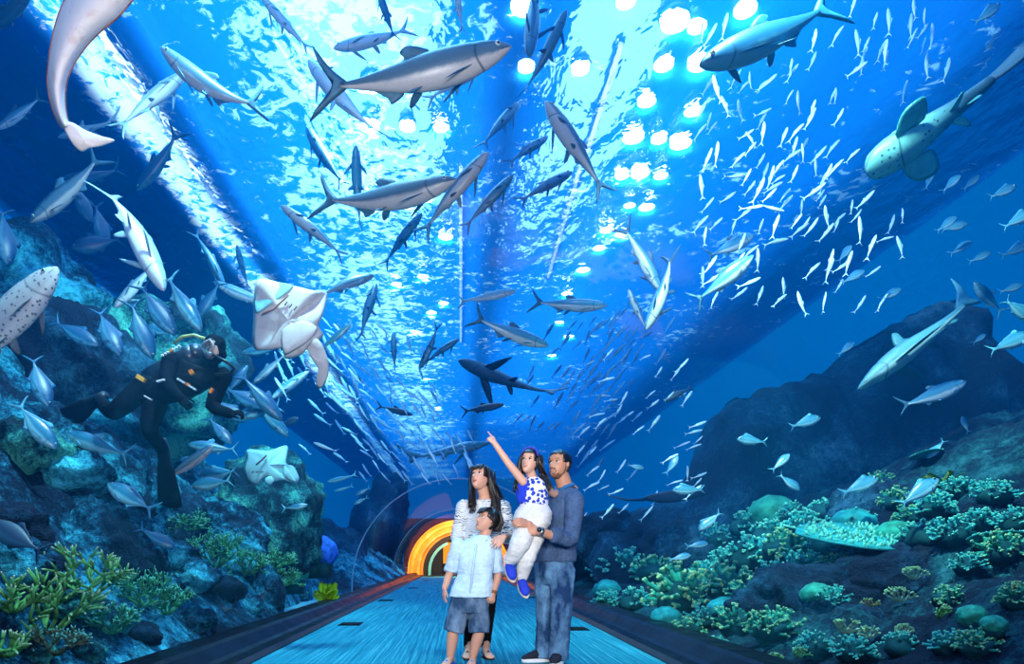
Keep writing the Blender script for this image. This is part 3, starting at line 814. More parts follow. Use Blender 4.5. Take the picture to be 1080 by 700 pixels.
# ------------------------------------------------------------------ fish
def fish_mat(name, back, side, belly, rough=0.38, spots=None, lim=(-0.25, 0.35), metal=0.0, dark=None):
    t = NT(name); b = t.pbsdf(None, rough, 0.5, metal)
    a = t.n('Attribute'); a.attribute_name = 'dv'
    v = t.coord()
    n = t.noise(v, 9, 4, 0.6)
    f = t.math('ADD', a.outputs['Fac'], t.math('MULTIPLY', t.math('SUBTRACT', n, 0.5), 0.5))
    f = t.math('ADD', t.math('MULTIPLY', f, 0.5), 0.5)
    c = t.ramp(f, [(0.5 + lim[0] / 2 - 0.08, belly), (0.5 + lim[0] / 2 + 0.06, side), (0.5 + lim[1] / 2, side), (0.5 + lim[1] / 2 + 0.22, back)])
    n2 = t.noise(v, 60, 3, 0.7)
    c = t.mix(t.math('MULTIPLY', n2, 0.35), c, tuple(x * 0.45 for x in side[:3]) + (1,))
    if spots:
        w = t.n('TexVoronoi'); w.inputs['Scale'].default_value = spots[0]; t.l(v, w.inputs['Vector'])
        c = t.mix(t.ramp(w.outputs['Distance'], [(spots[1], (1, 1, 1, 1)), (spots[1] + 0.08, (0, 0, 0, 1))]), c, spots[2])
    g = t.n('Attribute'); g.attribute_name = 'su'
    if dark: c = t.mix(t.ramp(g.outputs['Fac'], [(dark[0], (0, 0, 0, 1)), (dark[1], (.92,) * 3 + (1,))]), c, back)
    dv2 = t.math('MULTIPLY', t.math('MULTIPLY', a.outputs['Fac'], a.outputs['Fac']), 0.035)
    gill = t.ramp(t.math('ABSOLUTE', t.math('SUBTRACT', t.math('ADD', g.outputs['Fac'], dv2), 0.205)), [(0.003, (0.75,) * 3 + (1,)), (0.009, (0, 0, 0, 1))])
    mouth = t.math('MULTIPLY', t.ramp(t.math('ABSOLUTE', t.math('ADD', a.outputs['Fac'], 0.18)), [(0.05, (0.85,) * 3 + (1,)), (0.12, (0, 0, 0, 1))]), t.ramp(g.outputs['Fac'], [(0.06, (1, 1, 1, 1)), (0.075, (0, 0, 0, 1))]))
    c = t.mix(t.math('MAXIMUM', gill, mouth), c, tuple(x * 0.6 for x in back[:3]) + (1,))
    t.l(c, b.inputs['Base Color']); t.bump(b, n2, 0.15, 0.004)
    return t.m
M_GREY = fish_mat('skin_kingfish', (0.008, 0.045, 0.10, 1), (0.06, 0.13, 0.20, 1), (0.50, 0.47, 0.48, 1))
M_PALE = fish_mat('skin_pale', (0.08, 0.22, 0.34, 1), (0.30, 0.46, 0.54, 1), (0.72, 0.74, 0.76, 1))
M_BLUE = fish_mat('skin_blue', (0.004, 0.045, 0.13, 1), (0.008, 0.085, 0.20, 1), (0.05, 0.22, 0.34, 1))
M_TUNA = fish_mat('skin_tuna', (0.01, 0.08, 0.20, 1), (0.07, 0.30, 0.45, 1), (0.62, 0.76, 0.80, 1), 0.3)
M_JACK = fish_mat('skin_jack', (0.006, 0.07, 0.17, 1), (0.022, 0.17, 0.28, 1), (0.18, 0.44, 0.52, 1), 0.3)
M_BREAM = fish_mat('skin_bream', (0.015, 0.16, 0.30, 1), (0.09, 0.38, 0.54, 1), (0.36, 0.68, 0.78, 1), 0.3)
M_DARK = fish_mat('skin_dark', (0.003, 0.012, 0.035, 1), (0.006, 0.03, 0.07, 1), (0.02, 0.08, 0.14, 1), 0.5)
M_SHARK = fish_mat('skin_shark', (0.02, 0.10, 0.17, 1), (0.05, 0.22, 0.30, 1), (0.35, 0.58, 0.62, 1), 0.55)
M_ZEBRA = fish_mat('skin_zebra', (0.006, 0.03, 0.06, 1), (0.06, 0.20, 0.24, 1), (0.13, 0.42, 0.42, 1), 0.55, (16, 0.16, (0.01, 0.06, 0.10, 1)), (-0.1, 0.5), 0.0, (.38, .62))
M_SPOT = fish_mat('skin_spotted', (0.20, 0.22, 0.25, 1), (0.42, 0.42, 0.43, 1), (0.60, 0.60, 0.60, 1), 0.6, (26, 0.22, (0.10, 0.12, 0.15, 1)), (-0.6, 0.6))
M_SCHOOL = fish_mat('skin_school', (0.16, 0.50, 0.72, 1), (0.48, 0.80, 0.93, 1), (0.75, 0.94, 1.0, 1), 0.3)
M_STREAK = fish_mat('skin_fusilier', (0.04, 0.30, 0.60, 1), (0.25, 0.65, 0.90, 1), (0.60, 0.88, 1.0, 1), 0.3)
M_FUS = fish_mat('skin_fusilier_dark', (0.005, 0.06, 0.20, 1), (0.015, 0.14, 0.36, 1), (0.08, 0.32, 0.55, 1), 0.4)
M_FIN = plain('fin_grey', (0.05, 0.15, 0.24, 1), 0.5, 0.3, var=0.2)
M_FINP = plain('fin_pale', (0.28, 0.46, 0.55, 1), 0.5, 0.3, var=0.15)
M_FINB = plain('fin_blue', (0.01, 0.11, 0.24, 1), 0.5, 0.3, var=0.2)
M_FINT = plain('fin_teal', (0.10, 0.40, 0.55, 1), 0.5, 0.3, var=0.2)
M_FIND = plain('fin_dark', (0.004, 0.02, 0.05, 1), 0.5, 0.3, var=0.2)
M_EYE = plain('eye_black', (0.004, 0.005, 0.008, 1), 0.12, 0.6)
M_EYER = plain('eye_ring', (0.45, 0.55, 0.55, 1), 0.3, 0.5)
# profiles: station, upper half height, lower half height, half width (share of the body length)
SHAPES = {
    'king': dict(s=[0, .02, .07, .15, .27, .42, .58, .72, .84, .93], u=[.004, .022, .045, .066, .082, .088, .074, .050, .026, .013], d=[.004, .018, .042, .068, .088, .092, .074, .047, .024, .012],
                 w=[.004, .022, .044, .060, .071, .072, .058, .038, .018, .008], tail=(.17, .34, .62), dors=(.42, .62, .055), anal=(.60, .76, .05), pec=(.24, .16, .05), eye=(.075, .020, .014)),
    'tuna': dict(s=[0, .03, .09, .18, .3, .42, .56, .70, .83, .93], u=[.004, .03, .065, .10, .125, .128, .105, .066, .028, .012], d=[.004, .028, .062, .10, .125, .128, .104, .064, .027, .012],
                 w=[.004, .025, .05, .07, .082, .082, .066, .042, .018, .008], tail=(.15, .40, .70), dors=(.38, .58, .07), anal=(.58, .74, .06), pec=(.26, .16, .05), eye=(.075, .03, .013)),
    'jack': dict(s=[0, .03, .09, .18, .3, .42, .56, .70, .83, .93], u=[.004, .04, .09, .135, .165, .17, .14, .085, .032, .013], d=[.004, .035, .08, .13, .165, .168, .135, .08, .03, .013],
                 w=[.004, .022, .045, .062, .07, .068, .053, .033, .015, .007], tail=(.17, .42, .72), dors=(.36, .80, .07), anal=(.52, .80, .06), pec=(.28, .22, .05), eye=(.085, .04, .017)),
    'bream': dict(s=[0, .03, .09, .18, .3, .42, .56, .70, .83, .93], u=[.004, .055, .11, .165, .195, .19, .155, .10, .045, .03], d=[.004, .03, .07, .115, .15, .155, .13, .085, .04, .028],
                  w=[.004, .025, .05, .065, .075, .072, .055, .035, .018, .01], tail=(.16, .34, .6), dors=(.25, .8, .06), anal=(.56, .80, .045), pec=(.28, .18, .05), eye=(.10, .055, .034)),
    'thin': dict(s=[0, .04, .12, .25, .4, .58, .76, .92], u=[.004, .03, .052, .07, .072, .056, .03, .012], d=[.004, .028, .055, .074, .076, .058, .03, .012],
                 w=[.004, .02, .036, .045, .045, .034, .018, .008], tail=(.14, .26, .5), dors=(.4, .6, .03), anal=(.6, .75, .025), pec=(.26, .10, .03), eye=(.07, .015, .012)),
    'shark': dict(s=[0, .02, .06, .13, .22, .33, .46, .60, .74, .86], u=[.003, .014, .030, .052, .072, .080, .066, .042, .024, .015], d=[.003, .014, .028, .042, .052, .056, .046, .032, .020, .013],
                  w=[.003, .022, .042, .056, .066, .068, .052, .033, .018, .010], tail=(.24, .20, .35), dors=(.36, .47, .10), anal=(.66, .72, .03), pec=(.27, .20, .08), eye=(.06, .008, .006)),
    'zebra': dict(s=[0, .015, .05, .11, .2, .3, .42, .55, .68, .80], u=[.005, .04, .07, .095, .11, .11, .09, .07, .054, .044], d=[.005, .035, .06, .08, .088, .084, .07, .055, .044, .038],
                  w=[.005, .052, .085, .102, .112, .108, .08, .055, .04, .026], tail=(.28, .10, .2), dors=(.36, .50, .045), anal=(.60, .67, .03), pec=(.24, .17, .14), eye=(.05, .04, .006)),
}
class Bend:
    def __init__(s, L, lat, ver):
        N = 60; s.L = L; s.P = []; p = Vector((0, 0, 0)); ds = L * 1.1 / N
        for i in range(N + 1):
            u = i / N * 1.1
            a = lat * (u - .5) * (0.5 + u); e = ver * (u - .5) * (0.5 + u)
            t = Vector((-math.cos(a) * math.cos(e), math.sin(a), math.sin(e))).normalized()
            s.P.append((p.copy(), t)); p += t * ds
        h = s.P[0][0]; q = s.P[int(N / 1.1)][0]; mid = (h + q) / 2
        ax = (h - q).normalized(); rot = ax.rotation_difference(Vector((1, 0, 0)))
        s.m = mid; s.r = rot
    def __call__(s, v):
        """v = (station along the body from the nose, lateral, vertical) in metres"""
        u = max(0, min(60, v.x / s.L / 1.1 * 60)); i = min(59, int(u)); f = u - i
        p = s.P[i][0].lerp(s.P[i + 1][0], f); t = s.P[i][1].lerp(s.P[i + 1][1], f).normalized()
        if v.x < 0: p = p + t * v.x
        if v.x > s.L * 1.1: p = p + t * (v.x - s.L * 1.1)
        up = Vector((0, 0, 1)); up = (up - t * up.dot(t)).normalized(); lat = up.cross(-t)
        return s.r @ (p + lat * v.y + up * v.z - s.m)
def fin_mesh(bm, pts, th, bend, dvs=0.0):
    """flat fin with real thickness; pts = outline in (station, lateral, vertical)"""
    pts = [Vector(p) for p in pts]
    c = sum(pts, Vector()) / len(pts)
    n = Vector((0, 0, 0))
    for a, b in zip(pts, pts[1:] + pts[:1]): n += (a - c).cross(b - c)
    n = n.normalized() if n.length > 0 else Vector((0, 1, 0))
    A = [bm.verts.new(bend(p)) for p in pts]
    mid = [p.lerp(c, .35) for p in pts]
    U = [bm.verts.new(bend(p + n * th)) for p in mid]; D = [bm.verts.new(bend(p - n * th)) for p in mid]
    k = len(pts)
    for i in range(k):
        j = (i + 1) % k
        bm.faces.new((A[i], A[j], U[j], U[i])); bm.faces.new((A[j], A[i], D[i], D[j]))
    bm.faces.new(U); bm.faces.new(D[::-1])
def curve_pts(P, n=6):
    """closed outline through P, rounded by Catmull-Rom"""
    out = []; m = len(P); P = [Vector(p) for p in P]
    for i in range(m):
        a, b, c, d = P[i - 1], P[i], P[(i + 1) % m], P[(i + 2) % m]
        for k in range(n):
            t = k / n
            out.append(0.5 * ((2 * b) + (c - a) * t + (2 * a - 5 * b + 4 * c - d) * t * t + (3 * b - a - 3 * c + d) * t ** 3))
    return out
def make_fish(kind, L, body_m, fin_m, lat=0.0, ver=0.0, detail=2, name='large_fish', deep=1.0):
    """detail 2: body, fins and eyes as parts; 1: body and tail fin; 0: one mesh"""
    S = SHAPES[kind]; bend = Bend(L, lat, ver)
    NS, NR = ((26, 18), (16, 12), (10, 8))[2 - detail]
    smax = S['s'][-1]
    stations = [smax * (i / (NS - 1)) ** 1.25 for i in range(NS)]
    root = empty(name) if detail else None
    bm = bmesh.new(); lay = bm.verts.layers.float.new('dv'); lsu = bm.verts.layers.float.new('su')
    rv = []
    for s in stations:
        u, d, w = (smooth_interp(S['s'], S[k], s) * L for k in 'udw')
        u *= deep; d *= deep
        ring = []
        for k in range(NR):
            a = 2 * PI * k / NR
            y = w * math.cos(a); z = math.sin(a); z = z * (u if z > 0 else d)
            if kind in ('shark', 'zebra'): z = z * (0.8 if z < 0 else 1) if s < .12 else z
            v = bm.verts.new(bend(Vector((s * L, y, z)))); v[lay] = math.sin(a); v[lsu] = s
            ring.append(v)
        rv.append(ring)
    for a, b in zip(rv, rv[1:]):
        for k in range(NR): bm.faces.new((a[k], a[(k + 1) % NR], b[(k + 1) % NR], b[k]))
    bm.faces.new(rv[0][::-1]); bm.faces.new(rv[-1])
    if detail == 2:
        # mouth line and gill edge are cut into the head
        for ri, s in enumerate(stations):
            if abs(s - .2) < .012 or abs(s - .185) < .007:
                for v in rv[ri]: v.co = v.co.lerp(bend(Vector((s * L, 0, 0))), 0.035)
    T0, TH, FK = S['tail']; TH = TH * L / 2; x0 = smax * L * .985; x1 = x0 + T0 * L
    hb = S['u'][-1] * L * deep
    bt = bm if detail == 0 else bmesh.new()
    if kind == 'shark':
        tp = [(x0 - .05 * L, 0, hb), (x0 + T0 * L * .5, 0, .10 * L), (x0 + T0 * L, 0, .19 * L), (x0 + T0 * L * .93, 0, .135 * L), (x0 + T0 * L * .45, 0, .02 * L), (x0 + T0 * L * .42, 0, -.07 * L), (x0 + .02 * L, 0, -hb)]
    elif kind == 'zebra':
        tp = [(x0 - .03 * L, 0, hb), (x0 + T0 * L * .5, 0, .06 * L), (x0 + T0 * L * .94, 0, .065 * L), (x0 + T0 * L, 0, .01), (x0 + T0 * L * .95, 0, -.06 * L), (x0 + T0 * L * .88, 0, -.075 * L), (x0 + T0 * L * .5, 0, -.075 * L), (x0 + .02 * L, 0, -hb)]
    else:
        tp = [(x0 - .03 * L, 0, hb * .8), (x0 + T0 * L * .35, 0, TH * .42), (x0 + T0 * L * .95, 0, TH * .97), (x1, 0, TH * .95), (x0 + T0 * L * (.55 - .15 * FK), 0, TH * .3), (x0 + T0 * L * (1 - FK) * .75, 0, 0),
              (x0 + T0 * L * (.55 - .15 * FK), 0, -TH * .3), (x1, 0, -TH * .95), (x0 + T0 * L * .95, 0, -TH * .97), (x0 + T0 * L * .35, 0, -TH * .42), (x0 - .03 * L, 0, -hb * .8)]
    fin_mesh(bt, tp if detail == 0 else curve_pts(tp, 3), L * .004, bend)
    if detail == 0:
        xa, xb, h = S['dors']; ub = smooth_interp(S['s'], S['u'], xa) * L * deep
        fin_mesh(bm, [(xa * L, 0, ub * .9), (xa * L + .04 * L, 0, ub + h * L), (xb * L, 0, smooth_interp(S['s'], S['u'], xb) * L * deep + h * L * .2), (xb * L, 0, smooth_interp(S['s'], S['u'], xb) * L * deep * .9)], L * .004, bend)
        if kind == 'bream':
            for s in (-1, 1):
                q = bend(Vector((.1 * L, s * .048 * L, .05 * L)))
                r = bmesh.ops.create_icosphere(bm, subdivisions=1, radius=.022 * L, matrix=Matrix.Translation(q))
                for v in r['verts']: v[lay] = 3.0
    body = obj('body' if detail else name, bm, body_m, root)
    if detail == 0: return body
    obj('tail_fin', bt, M_FIND if kind == 'zebra' else (body_m if kind == 'shark' else fin_m), root)
    def fin(nm, pts):
        b = bmesh.new(); fin_mesh(b, curve_pts(pts, 3), L * .003, bend); obj(nm, b, fin_m, root)
    H = lambda s, k: smooth_interp(S['s'], S[k], s) * L * deep
    xa, xb, h = S['dors']
    if detail == 2:
        if kind in ('jack', 'bream'):
            fin('dorsal_fin', [(xa * L, 0, H(xa, 'u') * .93), (xa * L + .06 * L, 0, H(xa + .06, 'u') + h * L), (xa * L + .16 * L, 0, H(xa + .16, 'u') + h * L * .5), (xb * L, 0, H(xb, 'u') + h * L * .22), (xb * L, 0, H(xb, 'u') * .8)])
        else:
            fin('dorsal_fin', [(xa * L, 0, H(xa, 'u') * .93), (xa * L + (xb - xa) * .55 * L, 0, H(xa + .1, 'u') + h * L), (xa * L + (xb - xa) * .85 * L, 0, H(xb, 'u') + h * L * .85), (xa * L + (xb - xa) * .75 * L, 0, H(xb, 'u') + h * L * .25), (xb * L, 0, H(xb, 'u') * .85)])
        xa, xb, h = S['anal']
        fin('anal_fin', [(xa * L, 0, -H(xa, 'd') * .93), (xa * L + .07 * L, 0, -H(xa + .05, 'd') - h * L), (xa * L + .09 * L, 0, -H(xa + .08, 'd') - h * L * .5), (xb * L, 0, -H(xb, 'd') * .8)])
    xp, lp, wp = S['pec']
    for s in (-1, 1):
        w = smooth_interp(S['s'], S['w'], xp) * L; z0 = -H(xp, 'd') * .45
        out = 1.0 if kind in ('shark', 'zebra') else .62
        if kind == 'zebra':
            fin('pectoral_fin', [(xp * L - .05 * L, s * w * .8, z0), (xp * L - .02 * L, s * (w + .09 * L), z0 - .02 * L), (xp * L + .05 * L, s * (w + .13 * L), z0 - .04 * L), (xp * L + .13 * L, s * (w + .11 * L), z0 - .04 * L), (xp * L + .12 * L, s * w * .85, z0 - .01 * L)]); continue
        fin('pectoral_fin', [(xp * L - wp * .3 * L, s * w * .8, z0), (xp * L + lp * .5 * L, s * (w + lp * out * .62 * L), z0 - lp * .22 * L), (xp * L + lp * L, s * (w + lp * out * L), z0 - lp * .42 * L), (xp * L + lp * .85 * L, s * (w + lp * out * .7 * L), z0 - lp * .32 * L), (xp * L + wp * .9 * L, s * w * .85, z0 - .01 * L)])
    if detail == 2:
        if kind in ('shark', 'zebra', 'king'):
            xq = .5
            for s in (-1, 1):
                w = smooth_interp(S['s'], S['w'], xq) * L
                fin('pelvic_fin', [(xq * L, s * w * .5, -H(xq, 'd') * .8), (xq * L + .06 * L, s * (w + .04 * L), -H(xq, 'd') - .02 * L), (xq * L + .085 * L, s * (w + .035 * L), -H(xq, 'd') - .02 * L), (xq * L + .06 * L, s * w * .5, -H(xq, 'd') * .85)])
        xe, ze, re_ = S['eye']
        for s in (-1, 1):
            w = smooth_interp(S['s'], S['w'], xe) * L
            uu = H(xe, 'u'); cz = min(.9, ze * L / max(1e-6, uu)); yw = w * math.sqrt(max(.05, 1 - cz * cz))
            b = bmesh.new(); q = bend(Vector((xe * L, s * yw * .96, ze * L)))
            bmesh.ops.create_icosphere(b, subdivisions=2, radius=re_ * L, matrix=Matrix.Translation(q))
            e = obj('eye', b, M_EYER, root)
            b = bmesh.new(); q = bend(Vector((xe * L - .001 * L, s * (yw * .96 + re_ * .45 * L), ze * L)))
            bmesh.ops.create_icosphere(b, subdivisions=2, radius=re_ * .68 * L, matrix=Matrix.Translation(q)); obj('pupil', b, M_EYE, e)
    return root
def pose(o, hp, tp, Y, roll=30.0, dY=0.0, flip=False, fit=None):
    """nose at pixel hp, tail tip at pixel tp; roll 0 = side on, 90 = belly to the walkway; dY = how much nearer the nose is"""
    Hh = at(hp[0], hp[1], Y - dY / 2); Tt = at(tp[0], tp[1], Y + dY / 2)
    f = (Hh - Tt); Lw = f.length; f.normalize(); c = (Hh + Tt) / 2
    d = (c - EYE).normalized(); d = (d - f * d.dot(f)).normalized()
    s = f.cross(d)
    if s.z < 0: s = -s
    if flip: s = -s
    up = (s * math.cos(R(roll)) + d * math.sin(R(roll))).normalized()
    lat = up.cross(f)
    o.matrix_world = Matrix(((f.x, lat.x, up.x, c.x), (f.y, lat.y, up.y, c.y), (f.z, lat.z, up.z, c.z), (0, 0, 0, 1)))
    if fit:
        k = Lw / fit; o.scale = (k, k, k)
    return Lw
def total(kind, L=1.0): return L * (SHAPES[kind]['s'][-1] * .985 + SHAPES[kind]['tail'][0] * .98)
def fish(kind, hp, tp, Lreal, label, cat='fish', group=None, roll=30, mats=None, lat=0.0, ver=0.0, dY=0.0, flip=False, detail=2, name='kingfish', Y=None, deep=1.0):
    px = math.hypot(hp[0] - tp[0], hp[1] - tp[1])
    if Y is None: Y = F * math.sqrt(max(.01, Lreal ** 2 - dY ** 2)) / px
    lim = min(reef_y(hp[0] + (tp[0] - hp[0]) * k, hp[1] + (tp[1] - hp[1]) * k) for k in (0, .25, .5, .75, .97)) - .12 - abs(dY) / 2 - .10 * px * 5 / F
    if Y > lim: Y = lim
    Y = min(Y, (SURF - .35 - .866) * F / (VY - min(hp[1], tp[1])) - abs(dY) / 2) if min(hp[1], tp[1]) < 400 else Y
    for _ in range(60):                                   # and nothing pokes into the tunnel
        if min(math.hypot((q[0] - VX) / F * Y, max(0, .566 + (VY - q[1]) / F * Y)) for q in (hp, tp)) > RT + .1 + abs(dY) * .3 + .06 * px * Y / F: break
        Y += .05
    Hh = at(hp[0], hp[1], Y - dY / 2); Tt = at(tp[0], tp[1], Y + dY / 2)
    Lw = (Hh - Tt).length
    o = make_fish(kind, Lw / total(kind), mats[0], mats[1], lat, ver, detail, name, deep)
    pose(o, hp, tp, Y, roll, dY, flip)
    return tag(o, label, cat, group)
G = (M_GREY, M_FIN); PL = (M_PALE, M_FINP); BL = (M_BLUE, M_FINB); TU = (M_TUNA, M_FIN); JK = (M_JACK, M_FINT); DK_ = (M_DARK, M_FIND); BR = (M_BREAM, M_FINT)
KG = 'large kingfish overhead'
BIG = [  # kind, nose, tail, length, roll, mats, lat bend, ver bend, label
    ('king', (549, 47), (338, 92), 1.25, 40, G, .15, .35, 'largest dark backed fish with a pink grey belly crossing the top centre'),
    ('king', (489, 188), (336, 210), 1.2, 38, G, .1, .5, 'arched grey fish swimming right just below the row of lamps'),
    ('king', (163, 46), (276, 112), 1.1, 35, G, .1, .7, 'arched dark fish with a white belly patch at upper left heading left'),
    ('king', (731, 72), (878, 4), 1.3, 45, BL, .1, .15, 'large blue black fish with a pink belly at top right, nose down to the left'),
    ('king', (572, 102), (638, 203), 1.15, 60, G, -.1, .1, 'dark grey fish pointing up at the centre, tail trailing down to the right'),
    ('king', (519, 156), (446, 246), 1.1, 60, G, .2, .0, 'dark fish diving nose up behind the arched grey fish'),
    ('king', (322, 60), (397, 139), 1.15, 75, PL, .2, .0, 'pale fish with its belly showing, slanting down right under the top lamps'),
    ('king', (348, 52), (432, 30), 1.1, 60, PL, .1, .1, 'pale fish half hidden behind the largest fish, nose left'),
    ('king', (321, 130), (364, 196), 1.0, 50, BL, .2, .1, 'dark blue fish nose up at the left of the lamps, white throat'),
    ('king', (375, 149), (380, 240), 1.0, 80, BL, .1, .0, 'dark fish hanging straight nose up behind the arched grey fish'),
    ('king', (293, 214), (362, 270), 1.1, 70, G, -.2, .1, 'grey fish with spread fins and pale belly left of the lamps, nose up left'),
    ('king', (447, 222), (405, 280), 1.0, 65, BL, .2, .0, 'blue fish below the arched grey fish pointing up right, thin tail'),
    ('king', (516, 68), (450, 106), 1.0, 60, PL, .2, .0, 'pale fish tucked under the belly of the largest fish'),
    ('king', (272, -8), (326, 52), 1.2, 65, PL, .1, .0, 'pale fish cut by the top edge left of centre, tail down right'),
    ('king', (398, -14), (416, 40), .9, 50, BL, .1, .0, 'blue fish hanging from the top edge above the largest fish'),
    ('king', (480, -22), (488, 34), 1.0, 60, PL, .1, .0, 'slim pale fish cut by the top edge above the nose of the largest fish'),
    ('king', (600, 6), (552, 98), 1.1, 80, BL, -.2, .0, 'blue fish with both fins spread, nose up at the top right of centre'),
    ('king', (558, 64), (564, -26), 1.1, 70, BL, .1, .0, 'blue fish cut by the top edge, nose down beside the spread finned fish'),
    ('king', (544, 182), (490, 240), .9, 60, BL, .1, .0, 'blue fish with small fins right of the diving dark fish'),
    ('king', (550, 106), (508, 154), .9, 70, BL, .1, .0, 'teal blue fish with splayed fins below the nose of the largest fish'),
    ('king', (580, 143), (536, 172), .8, 60, BL, .1, .0, 'small blue fish left of the upright grey fish at centre'),
    ('king', (606, 180), (548, 212), .9, 60, BL, .1, .0, 'blue fish below the upright grey fish, nose up right'),
    ('king', (398, 289), (336, 314), .95, 30, G, .1, -.3, 'mottled fish with a dark saddle behind the white ray, nose right'),
    ('king', (398, 296), (380, 357), .85, 70, BL, .15, .0, 'dark slim fish right of the white ray, tail down'),
    ('king', (200, 74), (124, 136), 1.0, 70, PL, .1, .0, 'pale fish with trailing fins above the white skylight strip'),
    ('king', (700, 312), (657, 238), 1.1, 45, TU, -.2, -.2, 'grey fish diving nose down right of centre, tail at the top'),
    ('king', (680, 352), (708, 268), 1.1, 60, TU, .2, .3, 'grey fish crossing under the diving one, tail up right'),
    ('king', (662, 303), (682, 348), .8, 60, TU, .1, .0, 'small grey fish left of the crossing pair, nose up'),
    ('king', (644, 322), (562, 318), 1.0, 30, TU, .1, .2, 'grey fish swimming level to the right above the centre'),
    ('king', (582, 366), (500, 334), .95, 30, TU, .1, .2, 'pale bellied fish slanting down right above the dark shark'),
    ('thin', (546, 306), (484, 318), .9, 30, PL, .1, .1, 'slim pale fish swimming level to the right left of the centre beam glints'),
    ('tuna', (797, 267), (733, 318), .9, 20, TU, .0, .1, 'deep bodied silver fish with a dark back and forked tail right of centre'),
    ('tuna', (797, 247), (746, 270), .8, 25, TU, .0, .1, 'silver fish directly above the dark backed fork tailed one'),
    ('king', (415, 348), (417, 392), .7, 80, BL, .1, .0, 'small blue fish hanging nose up above the dark fish pair, fins out'),
    ('king', (441, 392), (462, 342), .7, 70, BL, .3, .0, 'small curved blue fish left of the dark shark'),
    ('king', (486, 356), (448, 382), .7, 60, BL, .1, .0, 'small blue fish slanting toward the dark shark'),
    ('king', (437, 438), (398, 428), .7, 20, DK_, .1, .0, 'small dark fish swimming right over the streaming school'),
    ('king', (534, 426), (488, 434), .8, 20, DK_, .1, .0, 'small dark fish level below the dark shark'),
    ('jack', (370, 396), (385, 402), .35, 10, DK_, .0, .0, 'tiny round dark fish alone above the streaming school'),
    ('tuna', (699, 424), (729, 408), .6, 20, DK_, .0, .0, 'small dark fish alone in blue water left of the reef ridge'),
    ('king', (540, 300), (486, 232), 1.3, 60, BL, .1, .0, 'faint blue fish behind the centre beam glints') if False else None,
    # left crowd
    ('king', (28, 238), (106, 164), 1.15, 30, G, .1, .2, 'mottled dark fish slanting down left at the left edge, white cheek'),
    ('king', (176, 312), (112, 200), 1.15, 65, PL, .35, .0, 'big pale grey fish curving nose down above the diver'),
    ('king', (119, 327), (164, 276), .9, 60, PL, .1, .0, 'white bellied fish nose down beside the big pale grey fish'),
    ('king', (142, 204), (188, 138), 1.0, 40, BL, .1, .2, 'dark blue fish nose down left of the skylight strip'),
    ('king', (-6, 138), (44, 102), 1.0, 40, TU, .0, .0, 'silver blue fish entering at the left edge, forked tail up right'),
    ('king', (36, -10), (-20, 40), 1.0, 20, DK_, .1, .0, 'dark fish cut by the top left corner'),
    ('king', (222, 296), (294, 322), 1.0, 25, TU, .1, .3, 'silver blue fish facing left just left of the white ray'),
    ('king', (249, 256), (262, 304), .9, 70, BL, .1, .0, 'grey blue fish nose up just above the silver fish by the white ray'),
    ('king', (238, 304), (204, 244), 1.0, 50, BL, .3, .0, 'blue fish curving down under the skylight strip, long fins'),
    ('king', (55, 192), (128, 178), 1.0, 30, BL, .1, .2, 'dark teal fish behind the mottled dark fish at left'),
    ('jack', (96, 236), (76, 190), .7, 25, BL, .1, .0, 'blue jack nose down between the mottled fish and the big pale fish'),
    ('jack', (112, 262), (100, 214), .75, 25, BL, .1, .0, 'blue jack directly left of the tail of the big pale fish'),
    ('jack', (72, 262), (128, 252), .8, 20, BL, .1, .0, 'dark jack facing left above the white bellied fish'),
    ('jack', (8, 282), (2, 220), .8, 20, BL, .1, .0, 'blue jack at the left edge above the spotted fish'),
    ('king', (265, 406), (302, 372), .8, 40, G, .2, .0, 'dark grey fish under the white ray pointing down left'),
    ('king', (328, 390), (276, 428), .9, 50, TU, .1, .0, 'pale teal fish below the white ray pointing up right'),
]
for b in BIG:
    if b is None: continue
    kind, hp, tp, L, roll, mats, la, ve, lab = b
    if roll <= 45: roll *= .5
    elif roll < 75: roll *= .8
    fish(kind, hp, tp, L, lab, 'fish', None, roll, mats, la, ve, name={'jack': 'jack_fish', 'tuna': 'tuna_fish', 'thin': 'barracuda'}.get(kind, 'kingfish'), dY=0.25 * L * math.sin(hp[0] * 1.7 + hp[1]))
